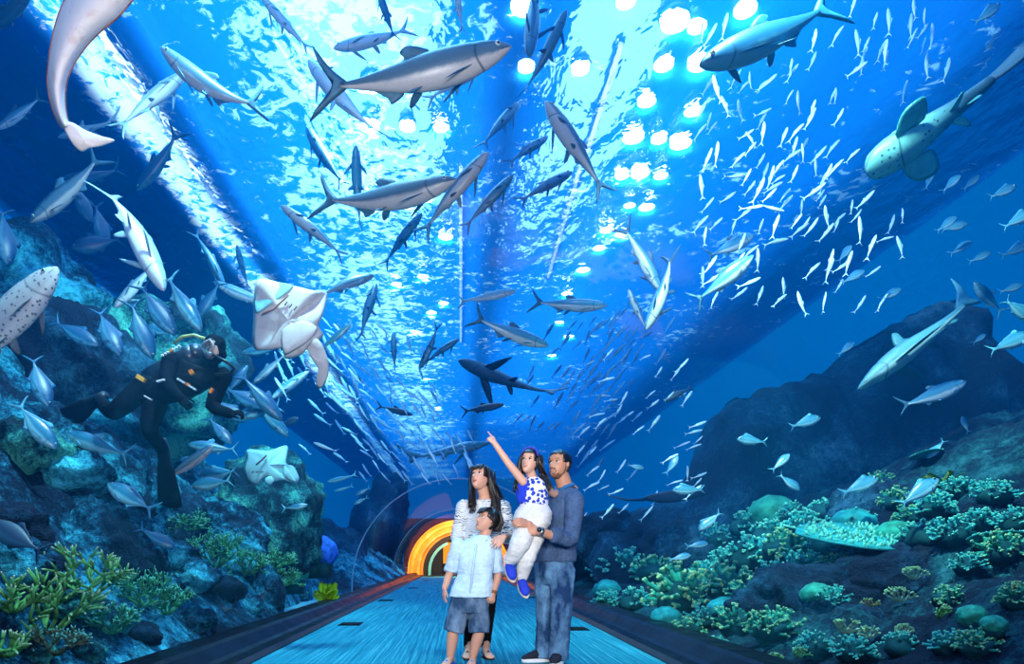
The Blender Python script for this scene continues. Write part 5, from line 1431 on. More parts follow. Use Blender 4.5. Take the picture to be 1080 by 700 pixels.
# ============ the man
def man():
    root = empty('person', (P(580, 600, 5.5).x, 5.5, 0))
    f, l, u = axes((-.78, -.62, 0)); r_ = -l
    SK = skin('skin_tan', (.52, .25, .15, 1))
    hd = Head(P(590, 490, 5.46), .245, (-.70, -.70, .12))
    sl, sr = P(606, 527, 5.36), P(581, 525, 5.62)
    el, wl = P(602, 568, 5.24), P(568, 560, 5.10)
    er, wr = P(572, 562, 5.50), P(558, 553, 5.13)
    pel = P(584, 592, 5.5); chest = P(593, 540, 5.49); nk = P(596, 514, 5.49)
    hl, hr = P(593, 602, 5.42), P(576, 602, 5.56)
    kl, kr = P(592, 645, 5.38), P(576, 646, 5.54)
    al = P(589, 690, 5.44); ar = P(574, 689, 5.55)
    bm = bmesh.new()
    hd.add(bm)
    limb(bm, [hd.c - hd.u * .06 - hd.f * .02, nk, P(595, 524, 5.5)], [.062, .064, .08])
    trunk(bm, [(P(594, 521, 5.5), .15, .08, l, f), (chest, .18, .11, l, f), (P(588, 570, 5.5), .155, .10, l, f), (pel, .16, .11, l, f), (P(583, 606, 5.5), .12, .10, l, f)])
    for s, e, w in ((sl, el, wl), (sr, er, wr)): limb(bm, [s, e, w], [.062, .046, .031])
    limb(bm, [hl, kl, al], [.09, .062, .045]); limb(bm, [hr, kr, ar], [.09, .062, .045])
    hand(bm, wl, P(546, 558, 5.12) - wl, (-.1, -1, .15), (0, 0, 1), .175, .55, .5)
    hand(bm, wr, P(540, 549, 5.06) - wr, (.0, -.9, .5), (0, 0, 1), .17, .6, .5)
    fused('body', bm, .0042, SK, root, 2)
    hd.face(root, HAIR_B, LIP_M, smile=True)
    bm = bmesh.new(); hd.shell(bm, .028, lambda t, a: (t > .30 - .02 * abs(math.sin(6 * a))) or (abs(a) > 1.05 and t > .02) or (abs(a) > 1.75 and t > -.22), wob=.018)
    thicken(bm, hd.c); part('hair', bm, HAIR_B, root)
    t = NT('stubble'); b = t.pbsdf((.19, .09, .058, 1), .8, .1)
    bm = bmesh.new(); hd.shell(bm, .004, lambda t, a: (t < -.37 + .03 * math.sin(a * 9) and abs(a) < 1.3) or (t < -.40 + .22 * (abs(a) - 1.0) and 1.0 <= abs(a) < 1.65) or (t < 0 and 1.4 < abs(a) < 1.6) or (-.225 < t < -.19 and abs(a) < .42) or (t < -.25 and .42 < abs(a) < .52), nr=60, ns=80)
    thicken(bm, hd.c, .97); part('beard', bm, t.m, root)
    # shirt
    SH = cloth('shirt_slate', (.060, .105, .20, 1), .2).m
    bm = bmesh.new()
    trunk(bm, [(P(596, 514.5, 5.5), .075, .07, l, f), (P(595, 520, 5.5), .15, .092, l, f), (P(594, 529, 5.5), .20, .115, l, f), (P(593, 545, 5.49), .20, .135, l, f), (P(590, 562, 5.5), .185, .132, l, f), (P(587, 578, 5.5), .18, .132, l, f), (P(585, 592, 5.5), .19, .14, l, f)])
    for s, e, w, k in ((sl, el, wl, .5), (sr, er, wr, .3)):
        limb(bm, [s, e, e.lerp(w, k)], [.078, .062, .058])
        c = e.lerp(w, k); d = (w - e).normalized(); add_tube(bm, [c - d * .03, c + d * .025], [.064, .062], 14)
    sh = fused('shirt', bm, .006, SH, root, 3, .006, 13, 2)
    bm = bmesh.new()
    for k in (-1, 1):
        c = P(595, 515, 5.49)
        pts = [c + l * .0 * k + f * .075 + u * -.035, c + l * .06 * k + f * .05 + u * .005, c + l * .075 * k - f * .03 + u * .03, c + l * .02 * k - f * .075 + u * .035]
        add_tube(bm, pts, [.012, .016, .016, .012], 8)
    part('collar', bm, cloth('collar_blue', (.03, .15, .36, 1), .15).m, root)
    # jeans
    JN = denim('jeans_blue', (.012, .04, .11, 1), (.17, .36, .56, 1))
    bm = bmesh.new()
    trunk(bm, [(P(585, 584, 5.5), .165, .115, l, f), (P(584, 594, 5.5), .178, .125, l, f), (P(584, 606, 5.5), .18, .125, l, f), (P(584, 616, 5.5), .14, .10, l, f)])
    limb(bm, [hl, kl, P(590, 680, 5.42), al - u * .03], [.105, .083, .078, .084], hem=True); limb(bm, [hr, kr, P(575, 680, 5.55), ar - u * .03], [.105, .083, .078, .084], hem=True)
    fused('jeans', bm, .006, JN, root, 3, .007, 11, 5)
    WH = plain('rubber_white', (.75, .76, .78, 1), .5, .3, var=.05); SHO = cloth('canvas_dark', (.02, .022, .035, 1), .2).m
    for a, d in ((ar, (-.95, -.3)), (al, (-.35, -.95))):
        a = Vector((a.x, a.y, 0.06)); d = Vector((d[0], d[1], 0)).normalized(); s = Vector((-d.y, d.x, 0))
        bm = bmesh.new()
        loft(bm, [[Vector((a.x, a.y, 0.022)) + d * t + s * w * math.cos(k) + Vector((0, 0, (h_ * .5) * (1 + math.sin(k)))) for k in [2 * PI * q / 14 for q in range(14)]] for t, w, h_ in ((-.09, .025, .05), (-.07, .04, .085), (0, .043, .10), (.08, .046, .08), (.14, .048, .055), (.185, .034, .035), (.20, .015, .02))])
        shoe = part('shoe', bm, SHO, root)
        bm = bmesh.new()
        loft(bm, [[Vector((a.x, a.y, z)) + d * (.055 + .15 * k_ * math.cos(k)) + s * .052 * k_ * math.sin(k) for k in [2 * PI * q / 20 for q in range(20)]] for z, k_ in ((0.0, .97), (.004, 1.0), (.026, 1.0), (.03, .96))])
        part('sole', bm, WH, root)
    bm = bmesh.new(); d = (el - wl).normalized(); add_tube(bm, [wl + d * .0, wl + d * .03], [.036, .037], 14); w = part('watch_strap', bm, plain('watch_steel', (.25, .26, .28, 1), .3, .5, .8), root)
    bm = bmesh.new(); c = wl + d * .015 + Vector((-.01, -.034, .012)); add_tube(bm, [c, c + Vector((-.002, -.012, .004))], [.02, .018], 14); part('watch_case', bm, plain('watch_dark', (.01, .01, .012, 1), .2, .6), root)
    return tag(root, 'man in a slate blue shirt and faded jeans carrying the girl, face turned left', 'person', 'family on the walkway')
man()

# ============ the woman
def woman():
    root = empty('person', (P(503, 600, 5.78).x, 5.78, 0))
    f, l, u = axes((-.28, -.96, 0))
    SK = skin('skin_fair', (.66, .36, .25, 1))
    hd = Head(P(507, 504, 5.74), .235, (-.52, -.74, .34), 0.08)
    y = 5.78
    nk = P(511, 523, y); sl, sr = P(531, 534, y), P(489, 533, y)
    el, wl = P(538, 564, y - .06), P(531, 566, 5.32)
    er, wr = P(483, 563, y), P(487, 585, 5.68)
    bm = bmesh.new(); hd.add(bm)
    limb(bm, [hd.c - hd.u * .06 - hd.f * .03, nk, P(511, 534, y)], [.05, .05, .07])
    trunk(bm, [(P(511, 529, y), .12, .07, l, f), (P(510, 545, y), .15, .10, l, f), (P(508, 572, y), .125, .09, l, f), (P(507, 597, y), .165, .11, l, f), (P(506, 612, y), .12, .09, l, f)])
    limb(bm, [sl, el, wl], [.048, .037, .026]); limb(bm, [sr, er, wr], [.048, .037, .026])
    hl, hr = P(516, 606, y), P(498, 606, y); kl, kr = P(514, 650, y - .03), P(497, 650, y - .03); al, ar = P(512, 687, y), P(494, 687, y)
    limb(bm, [hl, kl, al], [.075, .052, .034]); limb(bm, [hr, kr, ar], [.075, .052, .034])
    foot(bm, al, (.25, -1), .23, .085); foot(bm, ar, (-.1, -1), .23, .085)
    hand(bm, wl, P(517, 579, 5.20) - wl, (.15, -.85, .5), (-.5, -.2, .6), .16, .25, .5, spread=1.6); hand(bm, wr, (-.1, -.2, -1), (-1, 0, 0), (0, -1, 0), .15, .3)
    fused('body', bm, .004, SK, root, 2)
    hd.face(root, HAIR_W, LIP_W, lash=1)
    hs = random.Random(3)
    bm = bmesh.new(); hd.shell(bm, .045, lambda t, a: (t > .23 and abs(a) < .9) or (abs(a) >= .9 and t > -.05) or (abs(a) > 1.5 and t > -.28), wob=.02); thicken(bm, hd.c)
    H = lambda x, yy, z: hd.w(Vector((x, yy, z)) * hd.h)
    right = [[H(.10, -.33, .30), H(.12, -.38, .0), P(497, 521, 5.66), P(496, 534, 5.62)], [H(.0, -.36, .25), H(.0, -.40, -.1), P(500, 524, 5.68), P(499, 540, 5.63)]]
    left = [[H(.12, .34, .3), H(.14, .40, .0), P(520, 522, 5.66), P(523, 540, 5.62)], [H(.0, .38, .25), H(.0, .42, -.1), P(524, 524, 5.72), P(527, 546, 5.66)], [H(-.2, .36, .25), H(-.2, .42, -.2), P(526, 526, 5.8), P(529, 548, 5.74)], [H(-.4, .1, .1), H(-.45, .1, -.3), P(515, 530, 5.9), P(517, 550, 5.92)], [H(-.2, .3, .3), H(-.1, .42, -.1), P(521, 526, 5.7), P(520, 545, 5.63)]]
    strands(bm, right, .011, .004, 9, hs, .012); strands(bm, left, .012, .004, 12, hs, .016)
    fringe = [[H(.22, k * .06, .42), H(.36, k * .07, .30), H(.385, k * .075, .17)] for k in range(-3, 4)]
    strands(bm, fringe, .010, .005, 3, hs, .006)
    part('hair', bm, HAIR_W, root)
    t = NT('blouse_print'); b = t.pbsdf(None, .85, .15)
    v = t.coord('Object', (1, 1, 1))
    wv = t.n('TexWave'); wv.wave_type = 'BANDS'; wv.bands_direction = 'Z'; wv.inputs['Scale'].default_value = 15; wv.inputs['Distortion'].default_value = 9.0; wv.inputs['Detail'].default_value = 1.0; wv.inputs['Detail Scale'].default_value = 1.6
    t.l(v, wv.inputs['Vector'])
    n = t.noise(v, 8, 2)
    band = t.math('MULTIPLY', t.ramp(wv.outputs['Fac'], [(.62, (0, 0, 0, 1)), (.74, (1, 1, 1, 1))]), t.ramp(n, [(.42, (.25, .25, .25, 1)), (.55, (1, 1, 1, 1))]))
    t.l(t.mix(band, (.66, .68, .68, 1), (.05, .07, .09, 1)), b.inputs['Base Color'])
    bm = bmesh.new()
    trunk(bm, [(P(511, 527, y), .085, .07, l, f), (P(511, 530, y), .14, .08, l, f), (P(511, 537, y), .175, .10, l, f), (P(510, 552, y), .175, .13, l, f), (P(508, 575, y), .17, .125, l, f), (P(507, 600, y), .20, .14, l, f), (P(507, 608, y), .205, .145, l, f)])
    limb(bm, [sl, el, el.lerp(wl, .35)], [.060, .062, .070], hem=True); limb(bm, [sr, er, er.lerp(wr, .3)], [.060, .060, .066], hem=True)
    fused('blouse', bm, .006, t.m, root, 3, .006, 13, 9)
    bm = bmesh.new(); c = P(506, 531, 5.69); add_tube(bm, [c + Vector((-.035, .02, .04)), c + Vector((.0, -.02, -.05)), c + Vector((.045, .02, .045))], [.008, .006, .008], 6); part('neckline', bm, plain('blouse_trim', (.72, .73, .72, 1), .8, .1, var=.04), root)
    bm = bmesh.new()
    trunk(bm, [(P(507, 596, y), .17, .115, l, f), (P(507, 608, y), .17, .115, l, f), (P(507, 616, y), .13, .10, l, f)])
    limb(bm, [hl, kl, al + u * .06], [.088, .06, .042]); limb(bm, [hr, kr, ar + u * .06], [.088, .06, .042])
    fused('leggings', bm, .006, cloth('leggings_black', (.006, .006, .007, 1), .2).m, root, 3, .003, 15)
    for a, d in ((al, (.25, -1)), (ar, (-.1, -1))):
        d = Vector((d[0], d[1], 0)).normalized(); s = Vector((-d.y, d.x, 0)); bm = bmesh.new()
        loft(bm, [[Vector((a.x, a.y, z)) + d * (.055 + .135 * k_ * math.cos(k)) + s * .045 * k_ * math.sin(k) for k in [2 * PI * q / 20 for q in range(20)]] for z, k_ in ((0.0, .97), (.004, 1.0), (.012, 1.0), (.014, .96))])
        q = Vector((a.x, a.y, .012)) + d * .09
        add_tube(bm, [q - s * .045, q + Vector((0, 0, .055)), q + s * .045], [.008, .008, .008], 6)
        part('sandal', bm, plain('sandal_dark', (.01, .01, .012, 1), .5, .3), root)
    return tag(root, 'long haired woman in a patterned white blouse with a hand on the boy\'s shoulder', 'person', 'family on the walkway')
woman()

# ============ the boy
def boy():
    y = 5.36
    root = empty('person', (P(492, 600, y).x, y, 0))
    f, l, u = axes((-.18, -1, 0))
    SK = skin('skin_boy', (.58, .30, .20, 1))
    hd = Head(P(514, 549, y), .205, (-.86, -.40, .36))
    nk = P(511, 565, y); sl, sr = P(521, 575, y), P(483, 574, y)
    el, wl = P(526, 603, y + .03), P(520, 626, y - .05)
    er, wr = P(475, 602, y + .04), P(469, 620, y - .02)
    bm = bmesh.new(); hd.add(bm)
    limb(bm, [hd.c - hd.u * .05 - hd.f * .02, nk, P(505, 573, y)], [.044, .046, .06])
    trunk(bm, [(P(504, 571, y), .10, .055, l, f), (P(502, 590, y), .125, .08, l, f), (P(500, 615, y), .115, .075, l, f), (P(495, 632, y), .125, .085, l, f), (P(494, 642, y), .10, .08, l, f)])
    limb(bm, [sl, el, wl], [.042, .034, .025]); limb(bm, [sr, er, wr], [.042, .034, .025])
    hl, hr = P(505, 640, y), P(485, 640, y); kl, kr = P(505, 667, y - .03), P(478, 666, y - .02)
    al, ar = Vector((P(499, 690, y).x, y, .075)), Vector((P(475, 690, y).x, y, .075))
    limb(bm, [hl, kl, kl.lerp(al, .35), al], [.065, .047, .048, .032]); limb(bm, [hr, kr, kr.lerp(ar, .35), ar], [.065, .047, .048, .032])
    foot(bm, al, (-.15, -1), .19, .075); foot(bm, ar, (-.35, -1), .19, .075)
    hand(bm, wl, P(517, 645, y - .09) - wl, (.5, -.9, 0), (-1, -.2, 0), .13, 1.15, .35); hand(bm, wr, P(467, 640, y - .05) - wr, (-.9, -.3, 0), (.3, -1, 0), .135, .3, .4)
    fused('body', bm, .0037, SK, root, 2)
    hd.face(root, HAIR_B, LIP_M)
    bm = bmesh.new(); hs = random.Random(8)
    hd.shell(bm, .055, lambda t, a: (t > .22 and abs(a) < 1.0) or (abs(a) >= 1.0 and t > .08) or (abs(a) > 1.75 and t > -.30), wob=.035); thicken(bm, hd.c)
    H = lambda x, yy, z: hd.w(Vector((x, yy, z)) * hd.h)
    strands(bm, [[H(.1, k * .08, .5), H(.33, k * .085, .36), H(.41, k * .09, .17)] for k in range(-3, 4)], .009, .004, 4, hs, .006)
    strands(bm, [[H(-.05, sg * .2, .48), H(.02, sg * .34, .28), H(.10 - .12 * q, sg * .37, .03 - .05 * q)] for sg in (-1, 1) for q in (0, 1, 2)], .009, .004, 5, hs, .007)
    strands(bm, [[H(-.25, k * .1, .42), H(-.47, k * .12, .1), H(-.43, k * .12, -.28)] for k in range(-3, 4)], .010, .005, 4, hs, .008)
    part('hair', bm, HAIR_B, root)
    SH = cloth('shirt_light_blue', (.50, .66, .80, 1), .10, 80).m
    bm = bmesh.new()
    trunk(bm, [(P(509, 565, y), .055, .055, l, f), (P(505, 570, y), .12, .065, l, f), (P(503, 576, y), .155, .085, l, f), (P(502, 590, y), .150, .10, l, f), (P(501, 606, y), .143, .10, l, f), (P(498, 620, y), .168, .118, l, f), (P(497, 629, y), .182, .13, l, f)])
    for s, e, w in ((sl, el, wl), (sr, er, wr)):
        limb(bm, [s, e.lerp(s, .4), e], [.056, .052, .050], hem=True)
        d = (w - e).normalized(); add_tube(bm, [e - d * .045, e + d * .005], [.056, .055], 14)
    fused('shirt', bm, .005, SH, root, 3, .006, 14, 4)
    bm = bmesh.new()
    for k in (-1, 1):
        c = P(508, 566, y); pts = [c + f * .062 - u * .028 - l * .012 * k, c + f * .055 + l * .045 * k - u * .03, c + l * .062 * k + f * .01 + u * .012, c + l * .02 * k - f * .05 + u * .025]
        add_tube(bm, pts, [.008, .013, .013, .009], 8)
    part('collar', bm, SH, root)
    bm = bmesh.new()
    c0, c1 = P(504, 574, y) + f * .098, P(498, 627, y) + f * .118
    for k in range(7): ball(bm, c0.lerp(c1, k / 6) + f * .006, .006, 1)
    bt = part('button', bm, plain('button_white', (.8, .82, .85, 1), .4, .4, var=.02), root)
    bm = bmesh.new(); add_tube(bm, [c0, c0.lerp(c1, .5) + f * .008, c1], [.010, .010, .010], 6); part('placket', bm, SH, root)
    JN = denim('shorts_denim', (.025, .06, .12, 1), (.22, .32, .44, 1))
    bm = bmesh.new()
    trunk(bm, [(P(497, 624, y), .15, .10, l, f), (P(495, 636, y), .165, .11, l, f), (P(495, 645, y), .15, .10, l, f)])
    limb(bm, [hl, hl.lerp(kl, .6), kl], [.082, .084, .083], hem=True); limb(bm, [hr, hr.lerp(kr, .6), kr], [.082, .084, .083], hem=True)
    fused('shorts', bm, .005, JN, root, 3, .005, 14, 7)
    for a, d in ((al, (-.15, -1)), (ar, (-.35, -1))):
        d = Vector((d[0], d[1], 0)).normalized(); s = Vector((-d.y, d.x, 0)); bm = bmesh.new()
        loft(bm, [[Vector((a.x, a.y, z)) + d * (.045 + .125 * k_ * math.cos(k)) + s * .05 * k_ * math.sin(k) for k in [2 * PI * q / 20 for q in range(20)]] for z, k_ in ((0.0, .97), (.003, 1.0), (.016, 1.0), (.018, .96))])
        q = Vector((a.x, a.y, .014)) + d * .02
        add_tube(bm, [q - s * .045, q + d * .075 + Vector((0, 0, .035)), q + s * .045], [.009, .009, .009], 6)
        part('sandal', bm, plain('sandal_blue', (.02, .16, .55, 1), .5, .3), root)
    bm = bmesh.new(); d = (wl - el).normalized(); add_tube(bm, [wl - d * .022, wl + d * .004], [.031, .030], 14); part('wristband', bm, plain('leather_brown', (.22, .09, .035, 1), .6, .3), root)
    return tag(root, 'boy in a pale blue shirt and denim shorts in front of the woman', 'person', 'family on the walkway')
boy()

# ============ the girl
def girl():
    y = 5.24
    root = empty('person', (P(556, 600, y).x, y, P(556, 628, y).z))
    f, l, u = axes((-.5, -.86, 0))
    SK = skin('skin_girl', (.66, .37, .26, 1))
    hd = Head(P(559, 487, y), .195, (-.50, -.84, .16), -.1)
    nk = P(561, 502, y + .02); sr, sl = P(552, 508, y), P(573, 508, y + .06)
    er, wr = P(536, 488, y - .03), P(521.5, 467, y - .05)
    el, wl = P(584, 521, y + .17), P(599, 513, y + .40)
    bm = bmesh.new(); hd.add(bm)
    limb(bm, [hd.c - hd.u * .05, nk, P(562, 510, y + .03)], [.038, .038, .05])
    trunk(bm, [(P(562, 506, y + .03), .09, .05, l, f), (P(563, 518, y + .03), .105, .07, l, f), (P(564, 532, y + .04), .10, .07, l, f), (P(563, 546, y + .03), .115, .085, l, f), (P(561, 556, y), .10, .08, l, f)])
    limb(bm, [sr, er, wr], [.036, .029, .022]); limb(bm, [sl, el, wl], [.036, .029, .022])
    kr, ar = P(547, 576, y - .14), P(536, 594, y - .06); kl, al = P(557, 584, y - .08), P(549, 611, y - .03)
    limb(bm, [P(557, 553, y), kr, ar], [.06, .044, .026]); limb(bm, [P(566, 555, y + .03), kl, al], [.06, .044, .026])
    d1 = (P(540, 606, y - .12) - ar); d2 = (P(554, 624, y - .10) - al)
    hand(bm, wr, P(512, 456, y - .06) - wr, (-.2, -.75, .6), (.3, .3, 1), .115, 1.2, .5, point=True); hand(bm, wl, (.8, .5, .1), (0, .3, 1), (1, 0, 0), .11, .4)
    limb(bm, [ar, ar + d1 * .5, ar + d1], [.026, .026, .018]); limb(bm, [al, al + d2 * .5, al + d2], [.026, .026, .018])
    fused('body', bm, .0036, SK, root, 2)
    hd.face(root, HAIR_B, LIP_M, smile=True, lash=1)
    bm = bmesh.new(); hs = random.Random(5)
    hd.shell(bm, .05, lambda t, a: (t > .26 and abs(a) < .9) or (abs(a) >= .9 and t > 0) or (abs(a) > 1.4 and t > -.26), wob=.03); thicken(bm, hd.c)
    H = lambda x, yy, z: hd.w(Vector((x, yy, z)) * hd.h)
    lt = [[H(.05, -.36, .3), H(.0, -.42, -.1), P(547, 503, y + .06), P(546, 514, y + .03), P(549, 519, y + .02)], [H(-.1, -.34, .3), H(-.1, -.46, -.2), P(545, 506, y + .08), P(544, 515, y + .05), P(547, 519, y + .02)], [H(-.2, -.3, .3), H(-.25, -.42, -.2), P(549, 502, y + .1), P(545, 511, y + .07), P(545, 518, y + .05)]]
    rt = [[H(.05, .36, .3), H(.02, .44, -.1), P(572, 500, y + .0), P(575, 508, y - .03), P(577, 516, y - .05)], [H(-.1, .36, .3), H(-.1, .46, -.2), P(574, 502, y + .03), P(577, 508, y + .0), P(579, 514, y - .02)], [H(-.4, 0, .2), H(-.5, 0, -.2), P(563, 503, y + .17), P(563, 516, y + .18)]]
    strands(bm, lt, .011, .006, 9, hs, .014); strands(bm, rt, .011, .005, 9, hs, .013)
    part('hair', bm, HAIR_B, root)
    bm = bmesh.new(); add_tube(bm, [H(.12, sg * .37 * 1.0, .22) if abs(sg) == 1 else H(.18 - .1 * 0, sg * .37, .22 + .33 * (1 - sg * sg) ** .5) for sg in (-1, -.8, -.5, -.2, .1, .4, .7, .9, 1)], .008, 7); part('hairband', bm, plain('hairband_blue', (.06, .05, .42, 1), .5, .3), root)
    t = NT('top_floral'); b = t.pbsdf(None, .85, .15); v = t.coord()
    w = t.n('TexVoronoi'); w.inputs['Scale'].default_value = 30; t.l(v, w.inputs['Vector']); n = t.noise(v, 45, 3)
    fac = t.ramp(t.math('ADD', w.outputs['Distance'], t.math('MULTIPLY', n, .45)), [(.66, (1, 1, 1, 1)), (.71, (0, 0, 0, 1))])
    t.l(t.mix(fac, (.74, .76, .80, 1), (.02, .05, .42, 1)), b.inputs['Base Color'])
    bm = bmesh.new()
    trunk(bm, [(P(562, 503.5, y + .03), .06, .048, l, f), (P(562, 507, y + .03), .095, .06, l, f), (P(563, 514, y + .03), .112, .078, l, f), (P(563, 524, y + .03), .115, .085, l, f), (P(563.5, 533, y + .03), .115, .086, l, f)])
    fused('top', bm, .0045, t.m, root, 3, .003, 18, 3)
    bm = bmesh.new(); c = P(553, 517, y); trunk(bm, [(P(555, 507, y - .0) - l * .015, .02, .055, f, l), (P(554, 517, y) - l * .02, .026, .07, f, l), (P(555, 530, y) - l * .015, .026, .06, f, l)], 12)
    fused('side_panel', bm, .005, plain('top_blue', (.02, .05, .50, 1), .8, .1), root, 2)
    PT = cloth('trousers_white', (.68, .66, .62, 1), .08).m
    bm = bmesh.new()
    trunk(bm, [(P(563.5, 531, y + .03), .108, .08, l, f), (P(562, 540, y + .03), .15, .115, l, f), (P(560, 552, y + .02), .155, .12, l, f), (P(559, 562, y), .11, .09, l, f)])
    limb(bm, [P(557, 555, y), kr, ar.lerp(kr, .12)], [.095, .075, .046]); limb(bm, [P(566, 557, y + .03), kl, al.lerp(kl, .14)], [.09, .068, .044])
    fused('trousers', bm, .005, PT, root, 3, .007, 13, 6)
    BLU = plain('shoe_blue', (.02, .05, .50, 1), .7, .2); SOL = plain('shoe_sole', (.70, .62, .52, 1), .7, .2)
    for a, d in ((ar, d1), (al, d2)):
        d = d.normalized(); s = d.cross(Vector((0, -1, .4))).normalized(); nrm = s.cross(d)
        if nrm.z < 0: nrm = -nrm
        c = a + d * .055
        bm = bmesh.new(); loft(bm, [[c + d * t + s * w * math.cos(k) + nrm * h_ * (.3 + math.sin(k)) for k in [2 * PI * q / 14 for q in range(14)]] for t, w, h_ in ((-.03, .034, .034), (.0, .038, .036), (.05, .04, .03), (.085, .03, .02), (.10, .012, .01))]); part('shoe', bm, BLU, root)
        bm = bmesh.new(); loft(bm, [[c + d * (.015 + .095 * k_ * math.cos(k)) + s * .042 * k_ * math.sin(k) - nrm * (.022 + z) for k in [2 * PI * q / 18 for q in range(18)]] for z, k_ in ((-.006, .96), (.0, 1.0), (.012, 1.0), (.014, .95))]); part('sole', bm, SOL, root)
    return tag(root, 'girl in a blue flowered top pointing up, carried by the man', 'person', 'family on the walkway')
girl()

# ============ the diver
def diver():
    y = 5.9
    root = empty('person', P(180, 440, y))
    SU = plain('wetsuit', (.003, .004, .008, 1), .8, .05)
    SK = skin('skin_diver', (.45, .26, .20, 1))
    hd = Head(P(228, 366, y - .05), .235, (-.50, -.80, -.30), .35)
    sl, sr = P(236, 396, y), P(180, 380, y - .05)
    ax = (P(208, 386, y) - P(160, 412, y + .1)).normalized()
    l = (sl - sr).normalized(); f = ax.cross(l).normalized()
    if f.y > 0: f = -f
    bm = bmesh.new(); hd.add(bm)
    limb(bm, [hd.c - hd.u * .07, P(217, 384, y), P(208, 392, y)], [.06, .065, .1])
    trunk(bm, [(P(214, 382, y), .14, .09, l, f), (P(205, 394, y), .21, .13, l, f), (P(190, 406, y), .19, .13, l, f), (P(175, 416, y), .18, .13, l, f), (P(160, 420, y), .16, .12, l, f)])
    hb = P(224, 428, y - .1); ha = P(243, 436, y - .15)
    limb(bm, [sl, hb, ha], [.075, .058, .042]); eb = P(176, 404, y - .28); hw = P(190, 420, y - .34)
    limb(bm, [sr, eb, hw], [.078, .06, .042])
    hand(bm, ha, (.9, -.2, .1), (0, -.6, .8), (0, -1, 0), .17, .9); hand(bm, hw, (.8, -.2, -.7), (0, -1, .2), (1, 0, .3), .17, .9)
    k1, a1 = P(120, 434, y - .1), P(104, 421, y + .3); k2, a2 = P(158, 452, y - .15), P(172, 474, y + .3)
    limb(bm, [P(152, 408, y), k1, a1], [.11, .075, .05]); limb(bm, [P(164, 424, y), k2, a2], [.11, .075, .05])
    fused('body', bm, .006, SU, root, 2, .003, 14)
    # bare face inside the hood, mask, regulator
    bm = bmesh.new(); hd.shell(bm, .008, lambda t, a: abs(a) < 1.0 and -.36 < t < .22); thicken(bm, hd.c, .95); part('face', bm, SK, root)
    H = lambda x, yy, z: hd.w(Vector((x, yy, z)) * hd.h)
    bm = bmesh.new(); ring = [H(.44 - abs(q[0]) * .3, q[0], q[1]) for q in ((-.27, .17), (-.29, .0), (-.24, -.12), (-.08, -.15), (0, -.2), (.08, -.15), (.24, -.12), (.29, 0), (.27, .17), (0, .2), (-.27, .17))]
    add_tube(bm, ring, .012, 8); mk = part('mask_frame', bm, plain('mask_grey', (.35, .36, .38, 1), .4, .4), root)
    t = NT('mask_glass'); tp_ = t.n('BsdfTransparent'); gl_ = t.n('BsdfGlossy'); gl_.inputs['Roughness'].default_value = .05; mx_ = t.n('MixShader'); mx_.inputs[0].default_value = .25
    t.l(tp_.outputs[0], mx_.inputs[1]); t.l(gl_.outputs[0], mx_.inputs[2]); t.l(mx_.outputs[0], t.out.inputs['Surface'])
    bm = bmesh.new(); c = H(.44, 0, .02); vs_ = [bm.verts.new(p) for p in ring[:-1]]; cv = bm.verts.new(c)
    for i in range(len(vs_)): bm.faces.new((vs_[i], vs_[(i + 1) % len(vs_)], cv))
    bmesh.ops.solidify(bm, geom=bm.faces[:], thickness=.004); part('mask_glass', bm, t.m, root)
    for sg in (-1, 1):
        bm = bmesh.new(); ball(bm, H(.30, sg * .135, .035), .014); part('eye', bm, EYE_W, root)
        bm = bmesh.new(); ball(bm, H(.345, sg * .135, .035), .008); part('pupil', bm, HAIR_B, root)
    RB = plain('rubber_black', (.008, .009, .012, 1), .35, .5); HOSE = plain('hose_yellow', (.40, .48, .18, 1), .45, .4)
    bm = bmesh.new(); ball(bm, H(.47, 0, -.30), (.042, .04, .036)); add_tube(bm, [H(.3, 0, -.28), H(.46, 0, -.30)], [.02, .028], 10); part('regulator', bm, plain('regulator_grey', (.10, .11, .13, 1), .3, .5), root)
    bm = bmesh.new(); add_tube(bm, [H(.46, .1, -.32), P(240, 382, y - .2), P(247, 388, y - .15), P(243, 394, y - .1), P(226, 395, y - .1)], .013, 8); part('hose', bm, RB, root)
    bm = bmesh.new(); add_tube(bm, [P(184, 362, y + .05), P(192, 355, y + .02), P(204, 353, y), P(216, 357, y)], .014, 8); part('hose', bm, HOSE, root)
    # tank on the back, vest with straps and marks
    bm = bmesh.new(); c0, c1 = P(206, 372, y + .28), P(158, 398, y + .36); limb(bm, [c0, c1], [.09, .09]); part('air_tank', bm, plain('tank_steel', (.05, .06, .08, 1), .35, .5, .6), root)
    bm = bmesh.new()
    trunk(bm, [(P(213, 384, y), .155, .115, l, f), (P(205, 394, y), .225, .155, l, f), (P(190, 406, y), .21, .16, l, f), (P(176, 415, y), .195, .155, l, f)])
    vest = fused('vest', bm, .008, plain('vest_black', (.002, .003, .006, 1), .7, .08), root, 3, .008, 9, 3)
    ORG2 = plain('mark_orange', (.85, .22, .03, 1), .5, .3); WHT = plain('mark_white', (.75, .78, .80, 1), .5, .3, var=.03)
    def mark(px, py, dpx, mat, nm, w=.012, dep=.2):
        a = P(px, py, y - dep); b2 = P(px + dpx[0], py + dpx[1], y - dep); bm = bmesh.new(); d = b2 - a; s = d.cross(Vector((0, 1, 0))).normalized() * w
        q = [a - s, b2 - s, b2 + s, a + s]; loft(bm, [[p + Vector((0, -.004, 0)) for p in q], [p + Vector((0, .03, 0)) for p in q]]); part(nm, bm, mat, root, False)
    for k in range(7):
        if k == 3: continue
        mark(187 + k * 2.9, 399 + k * 1.75, (1.6, 1.0), WHT, 'mark', .008, .205); mark(170 + k * 2.9, 374.5 - k * 1.6, (1.6, -.8), WHT, 'mark', .007, .19)
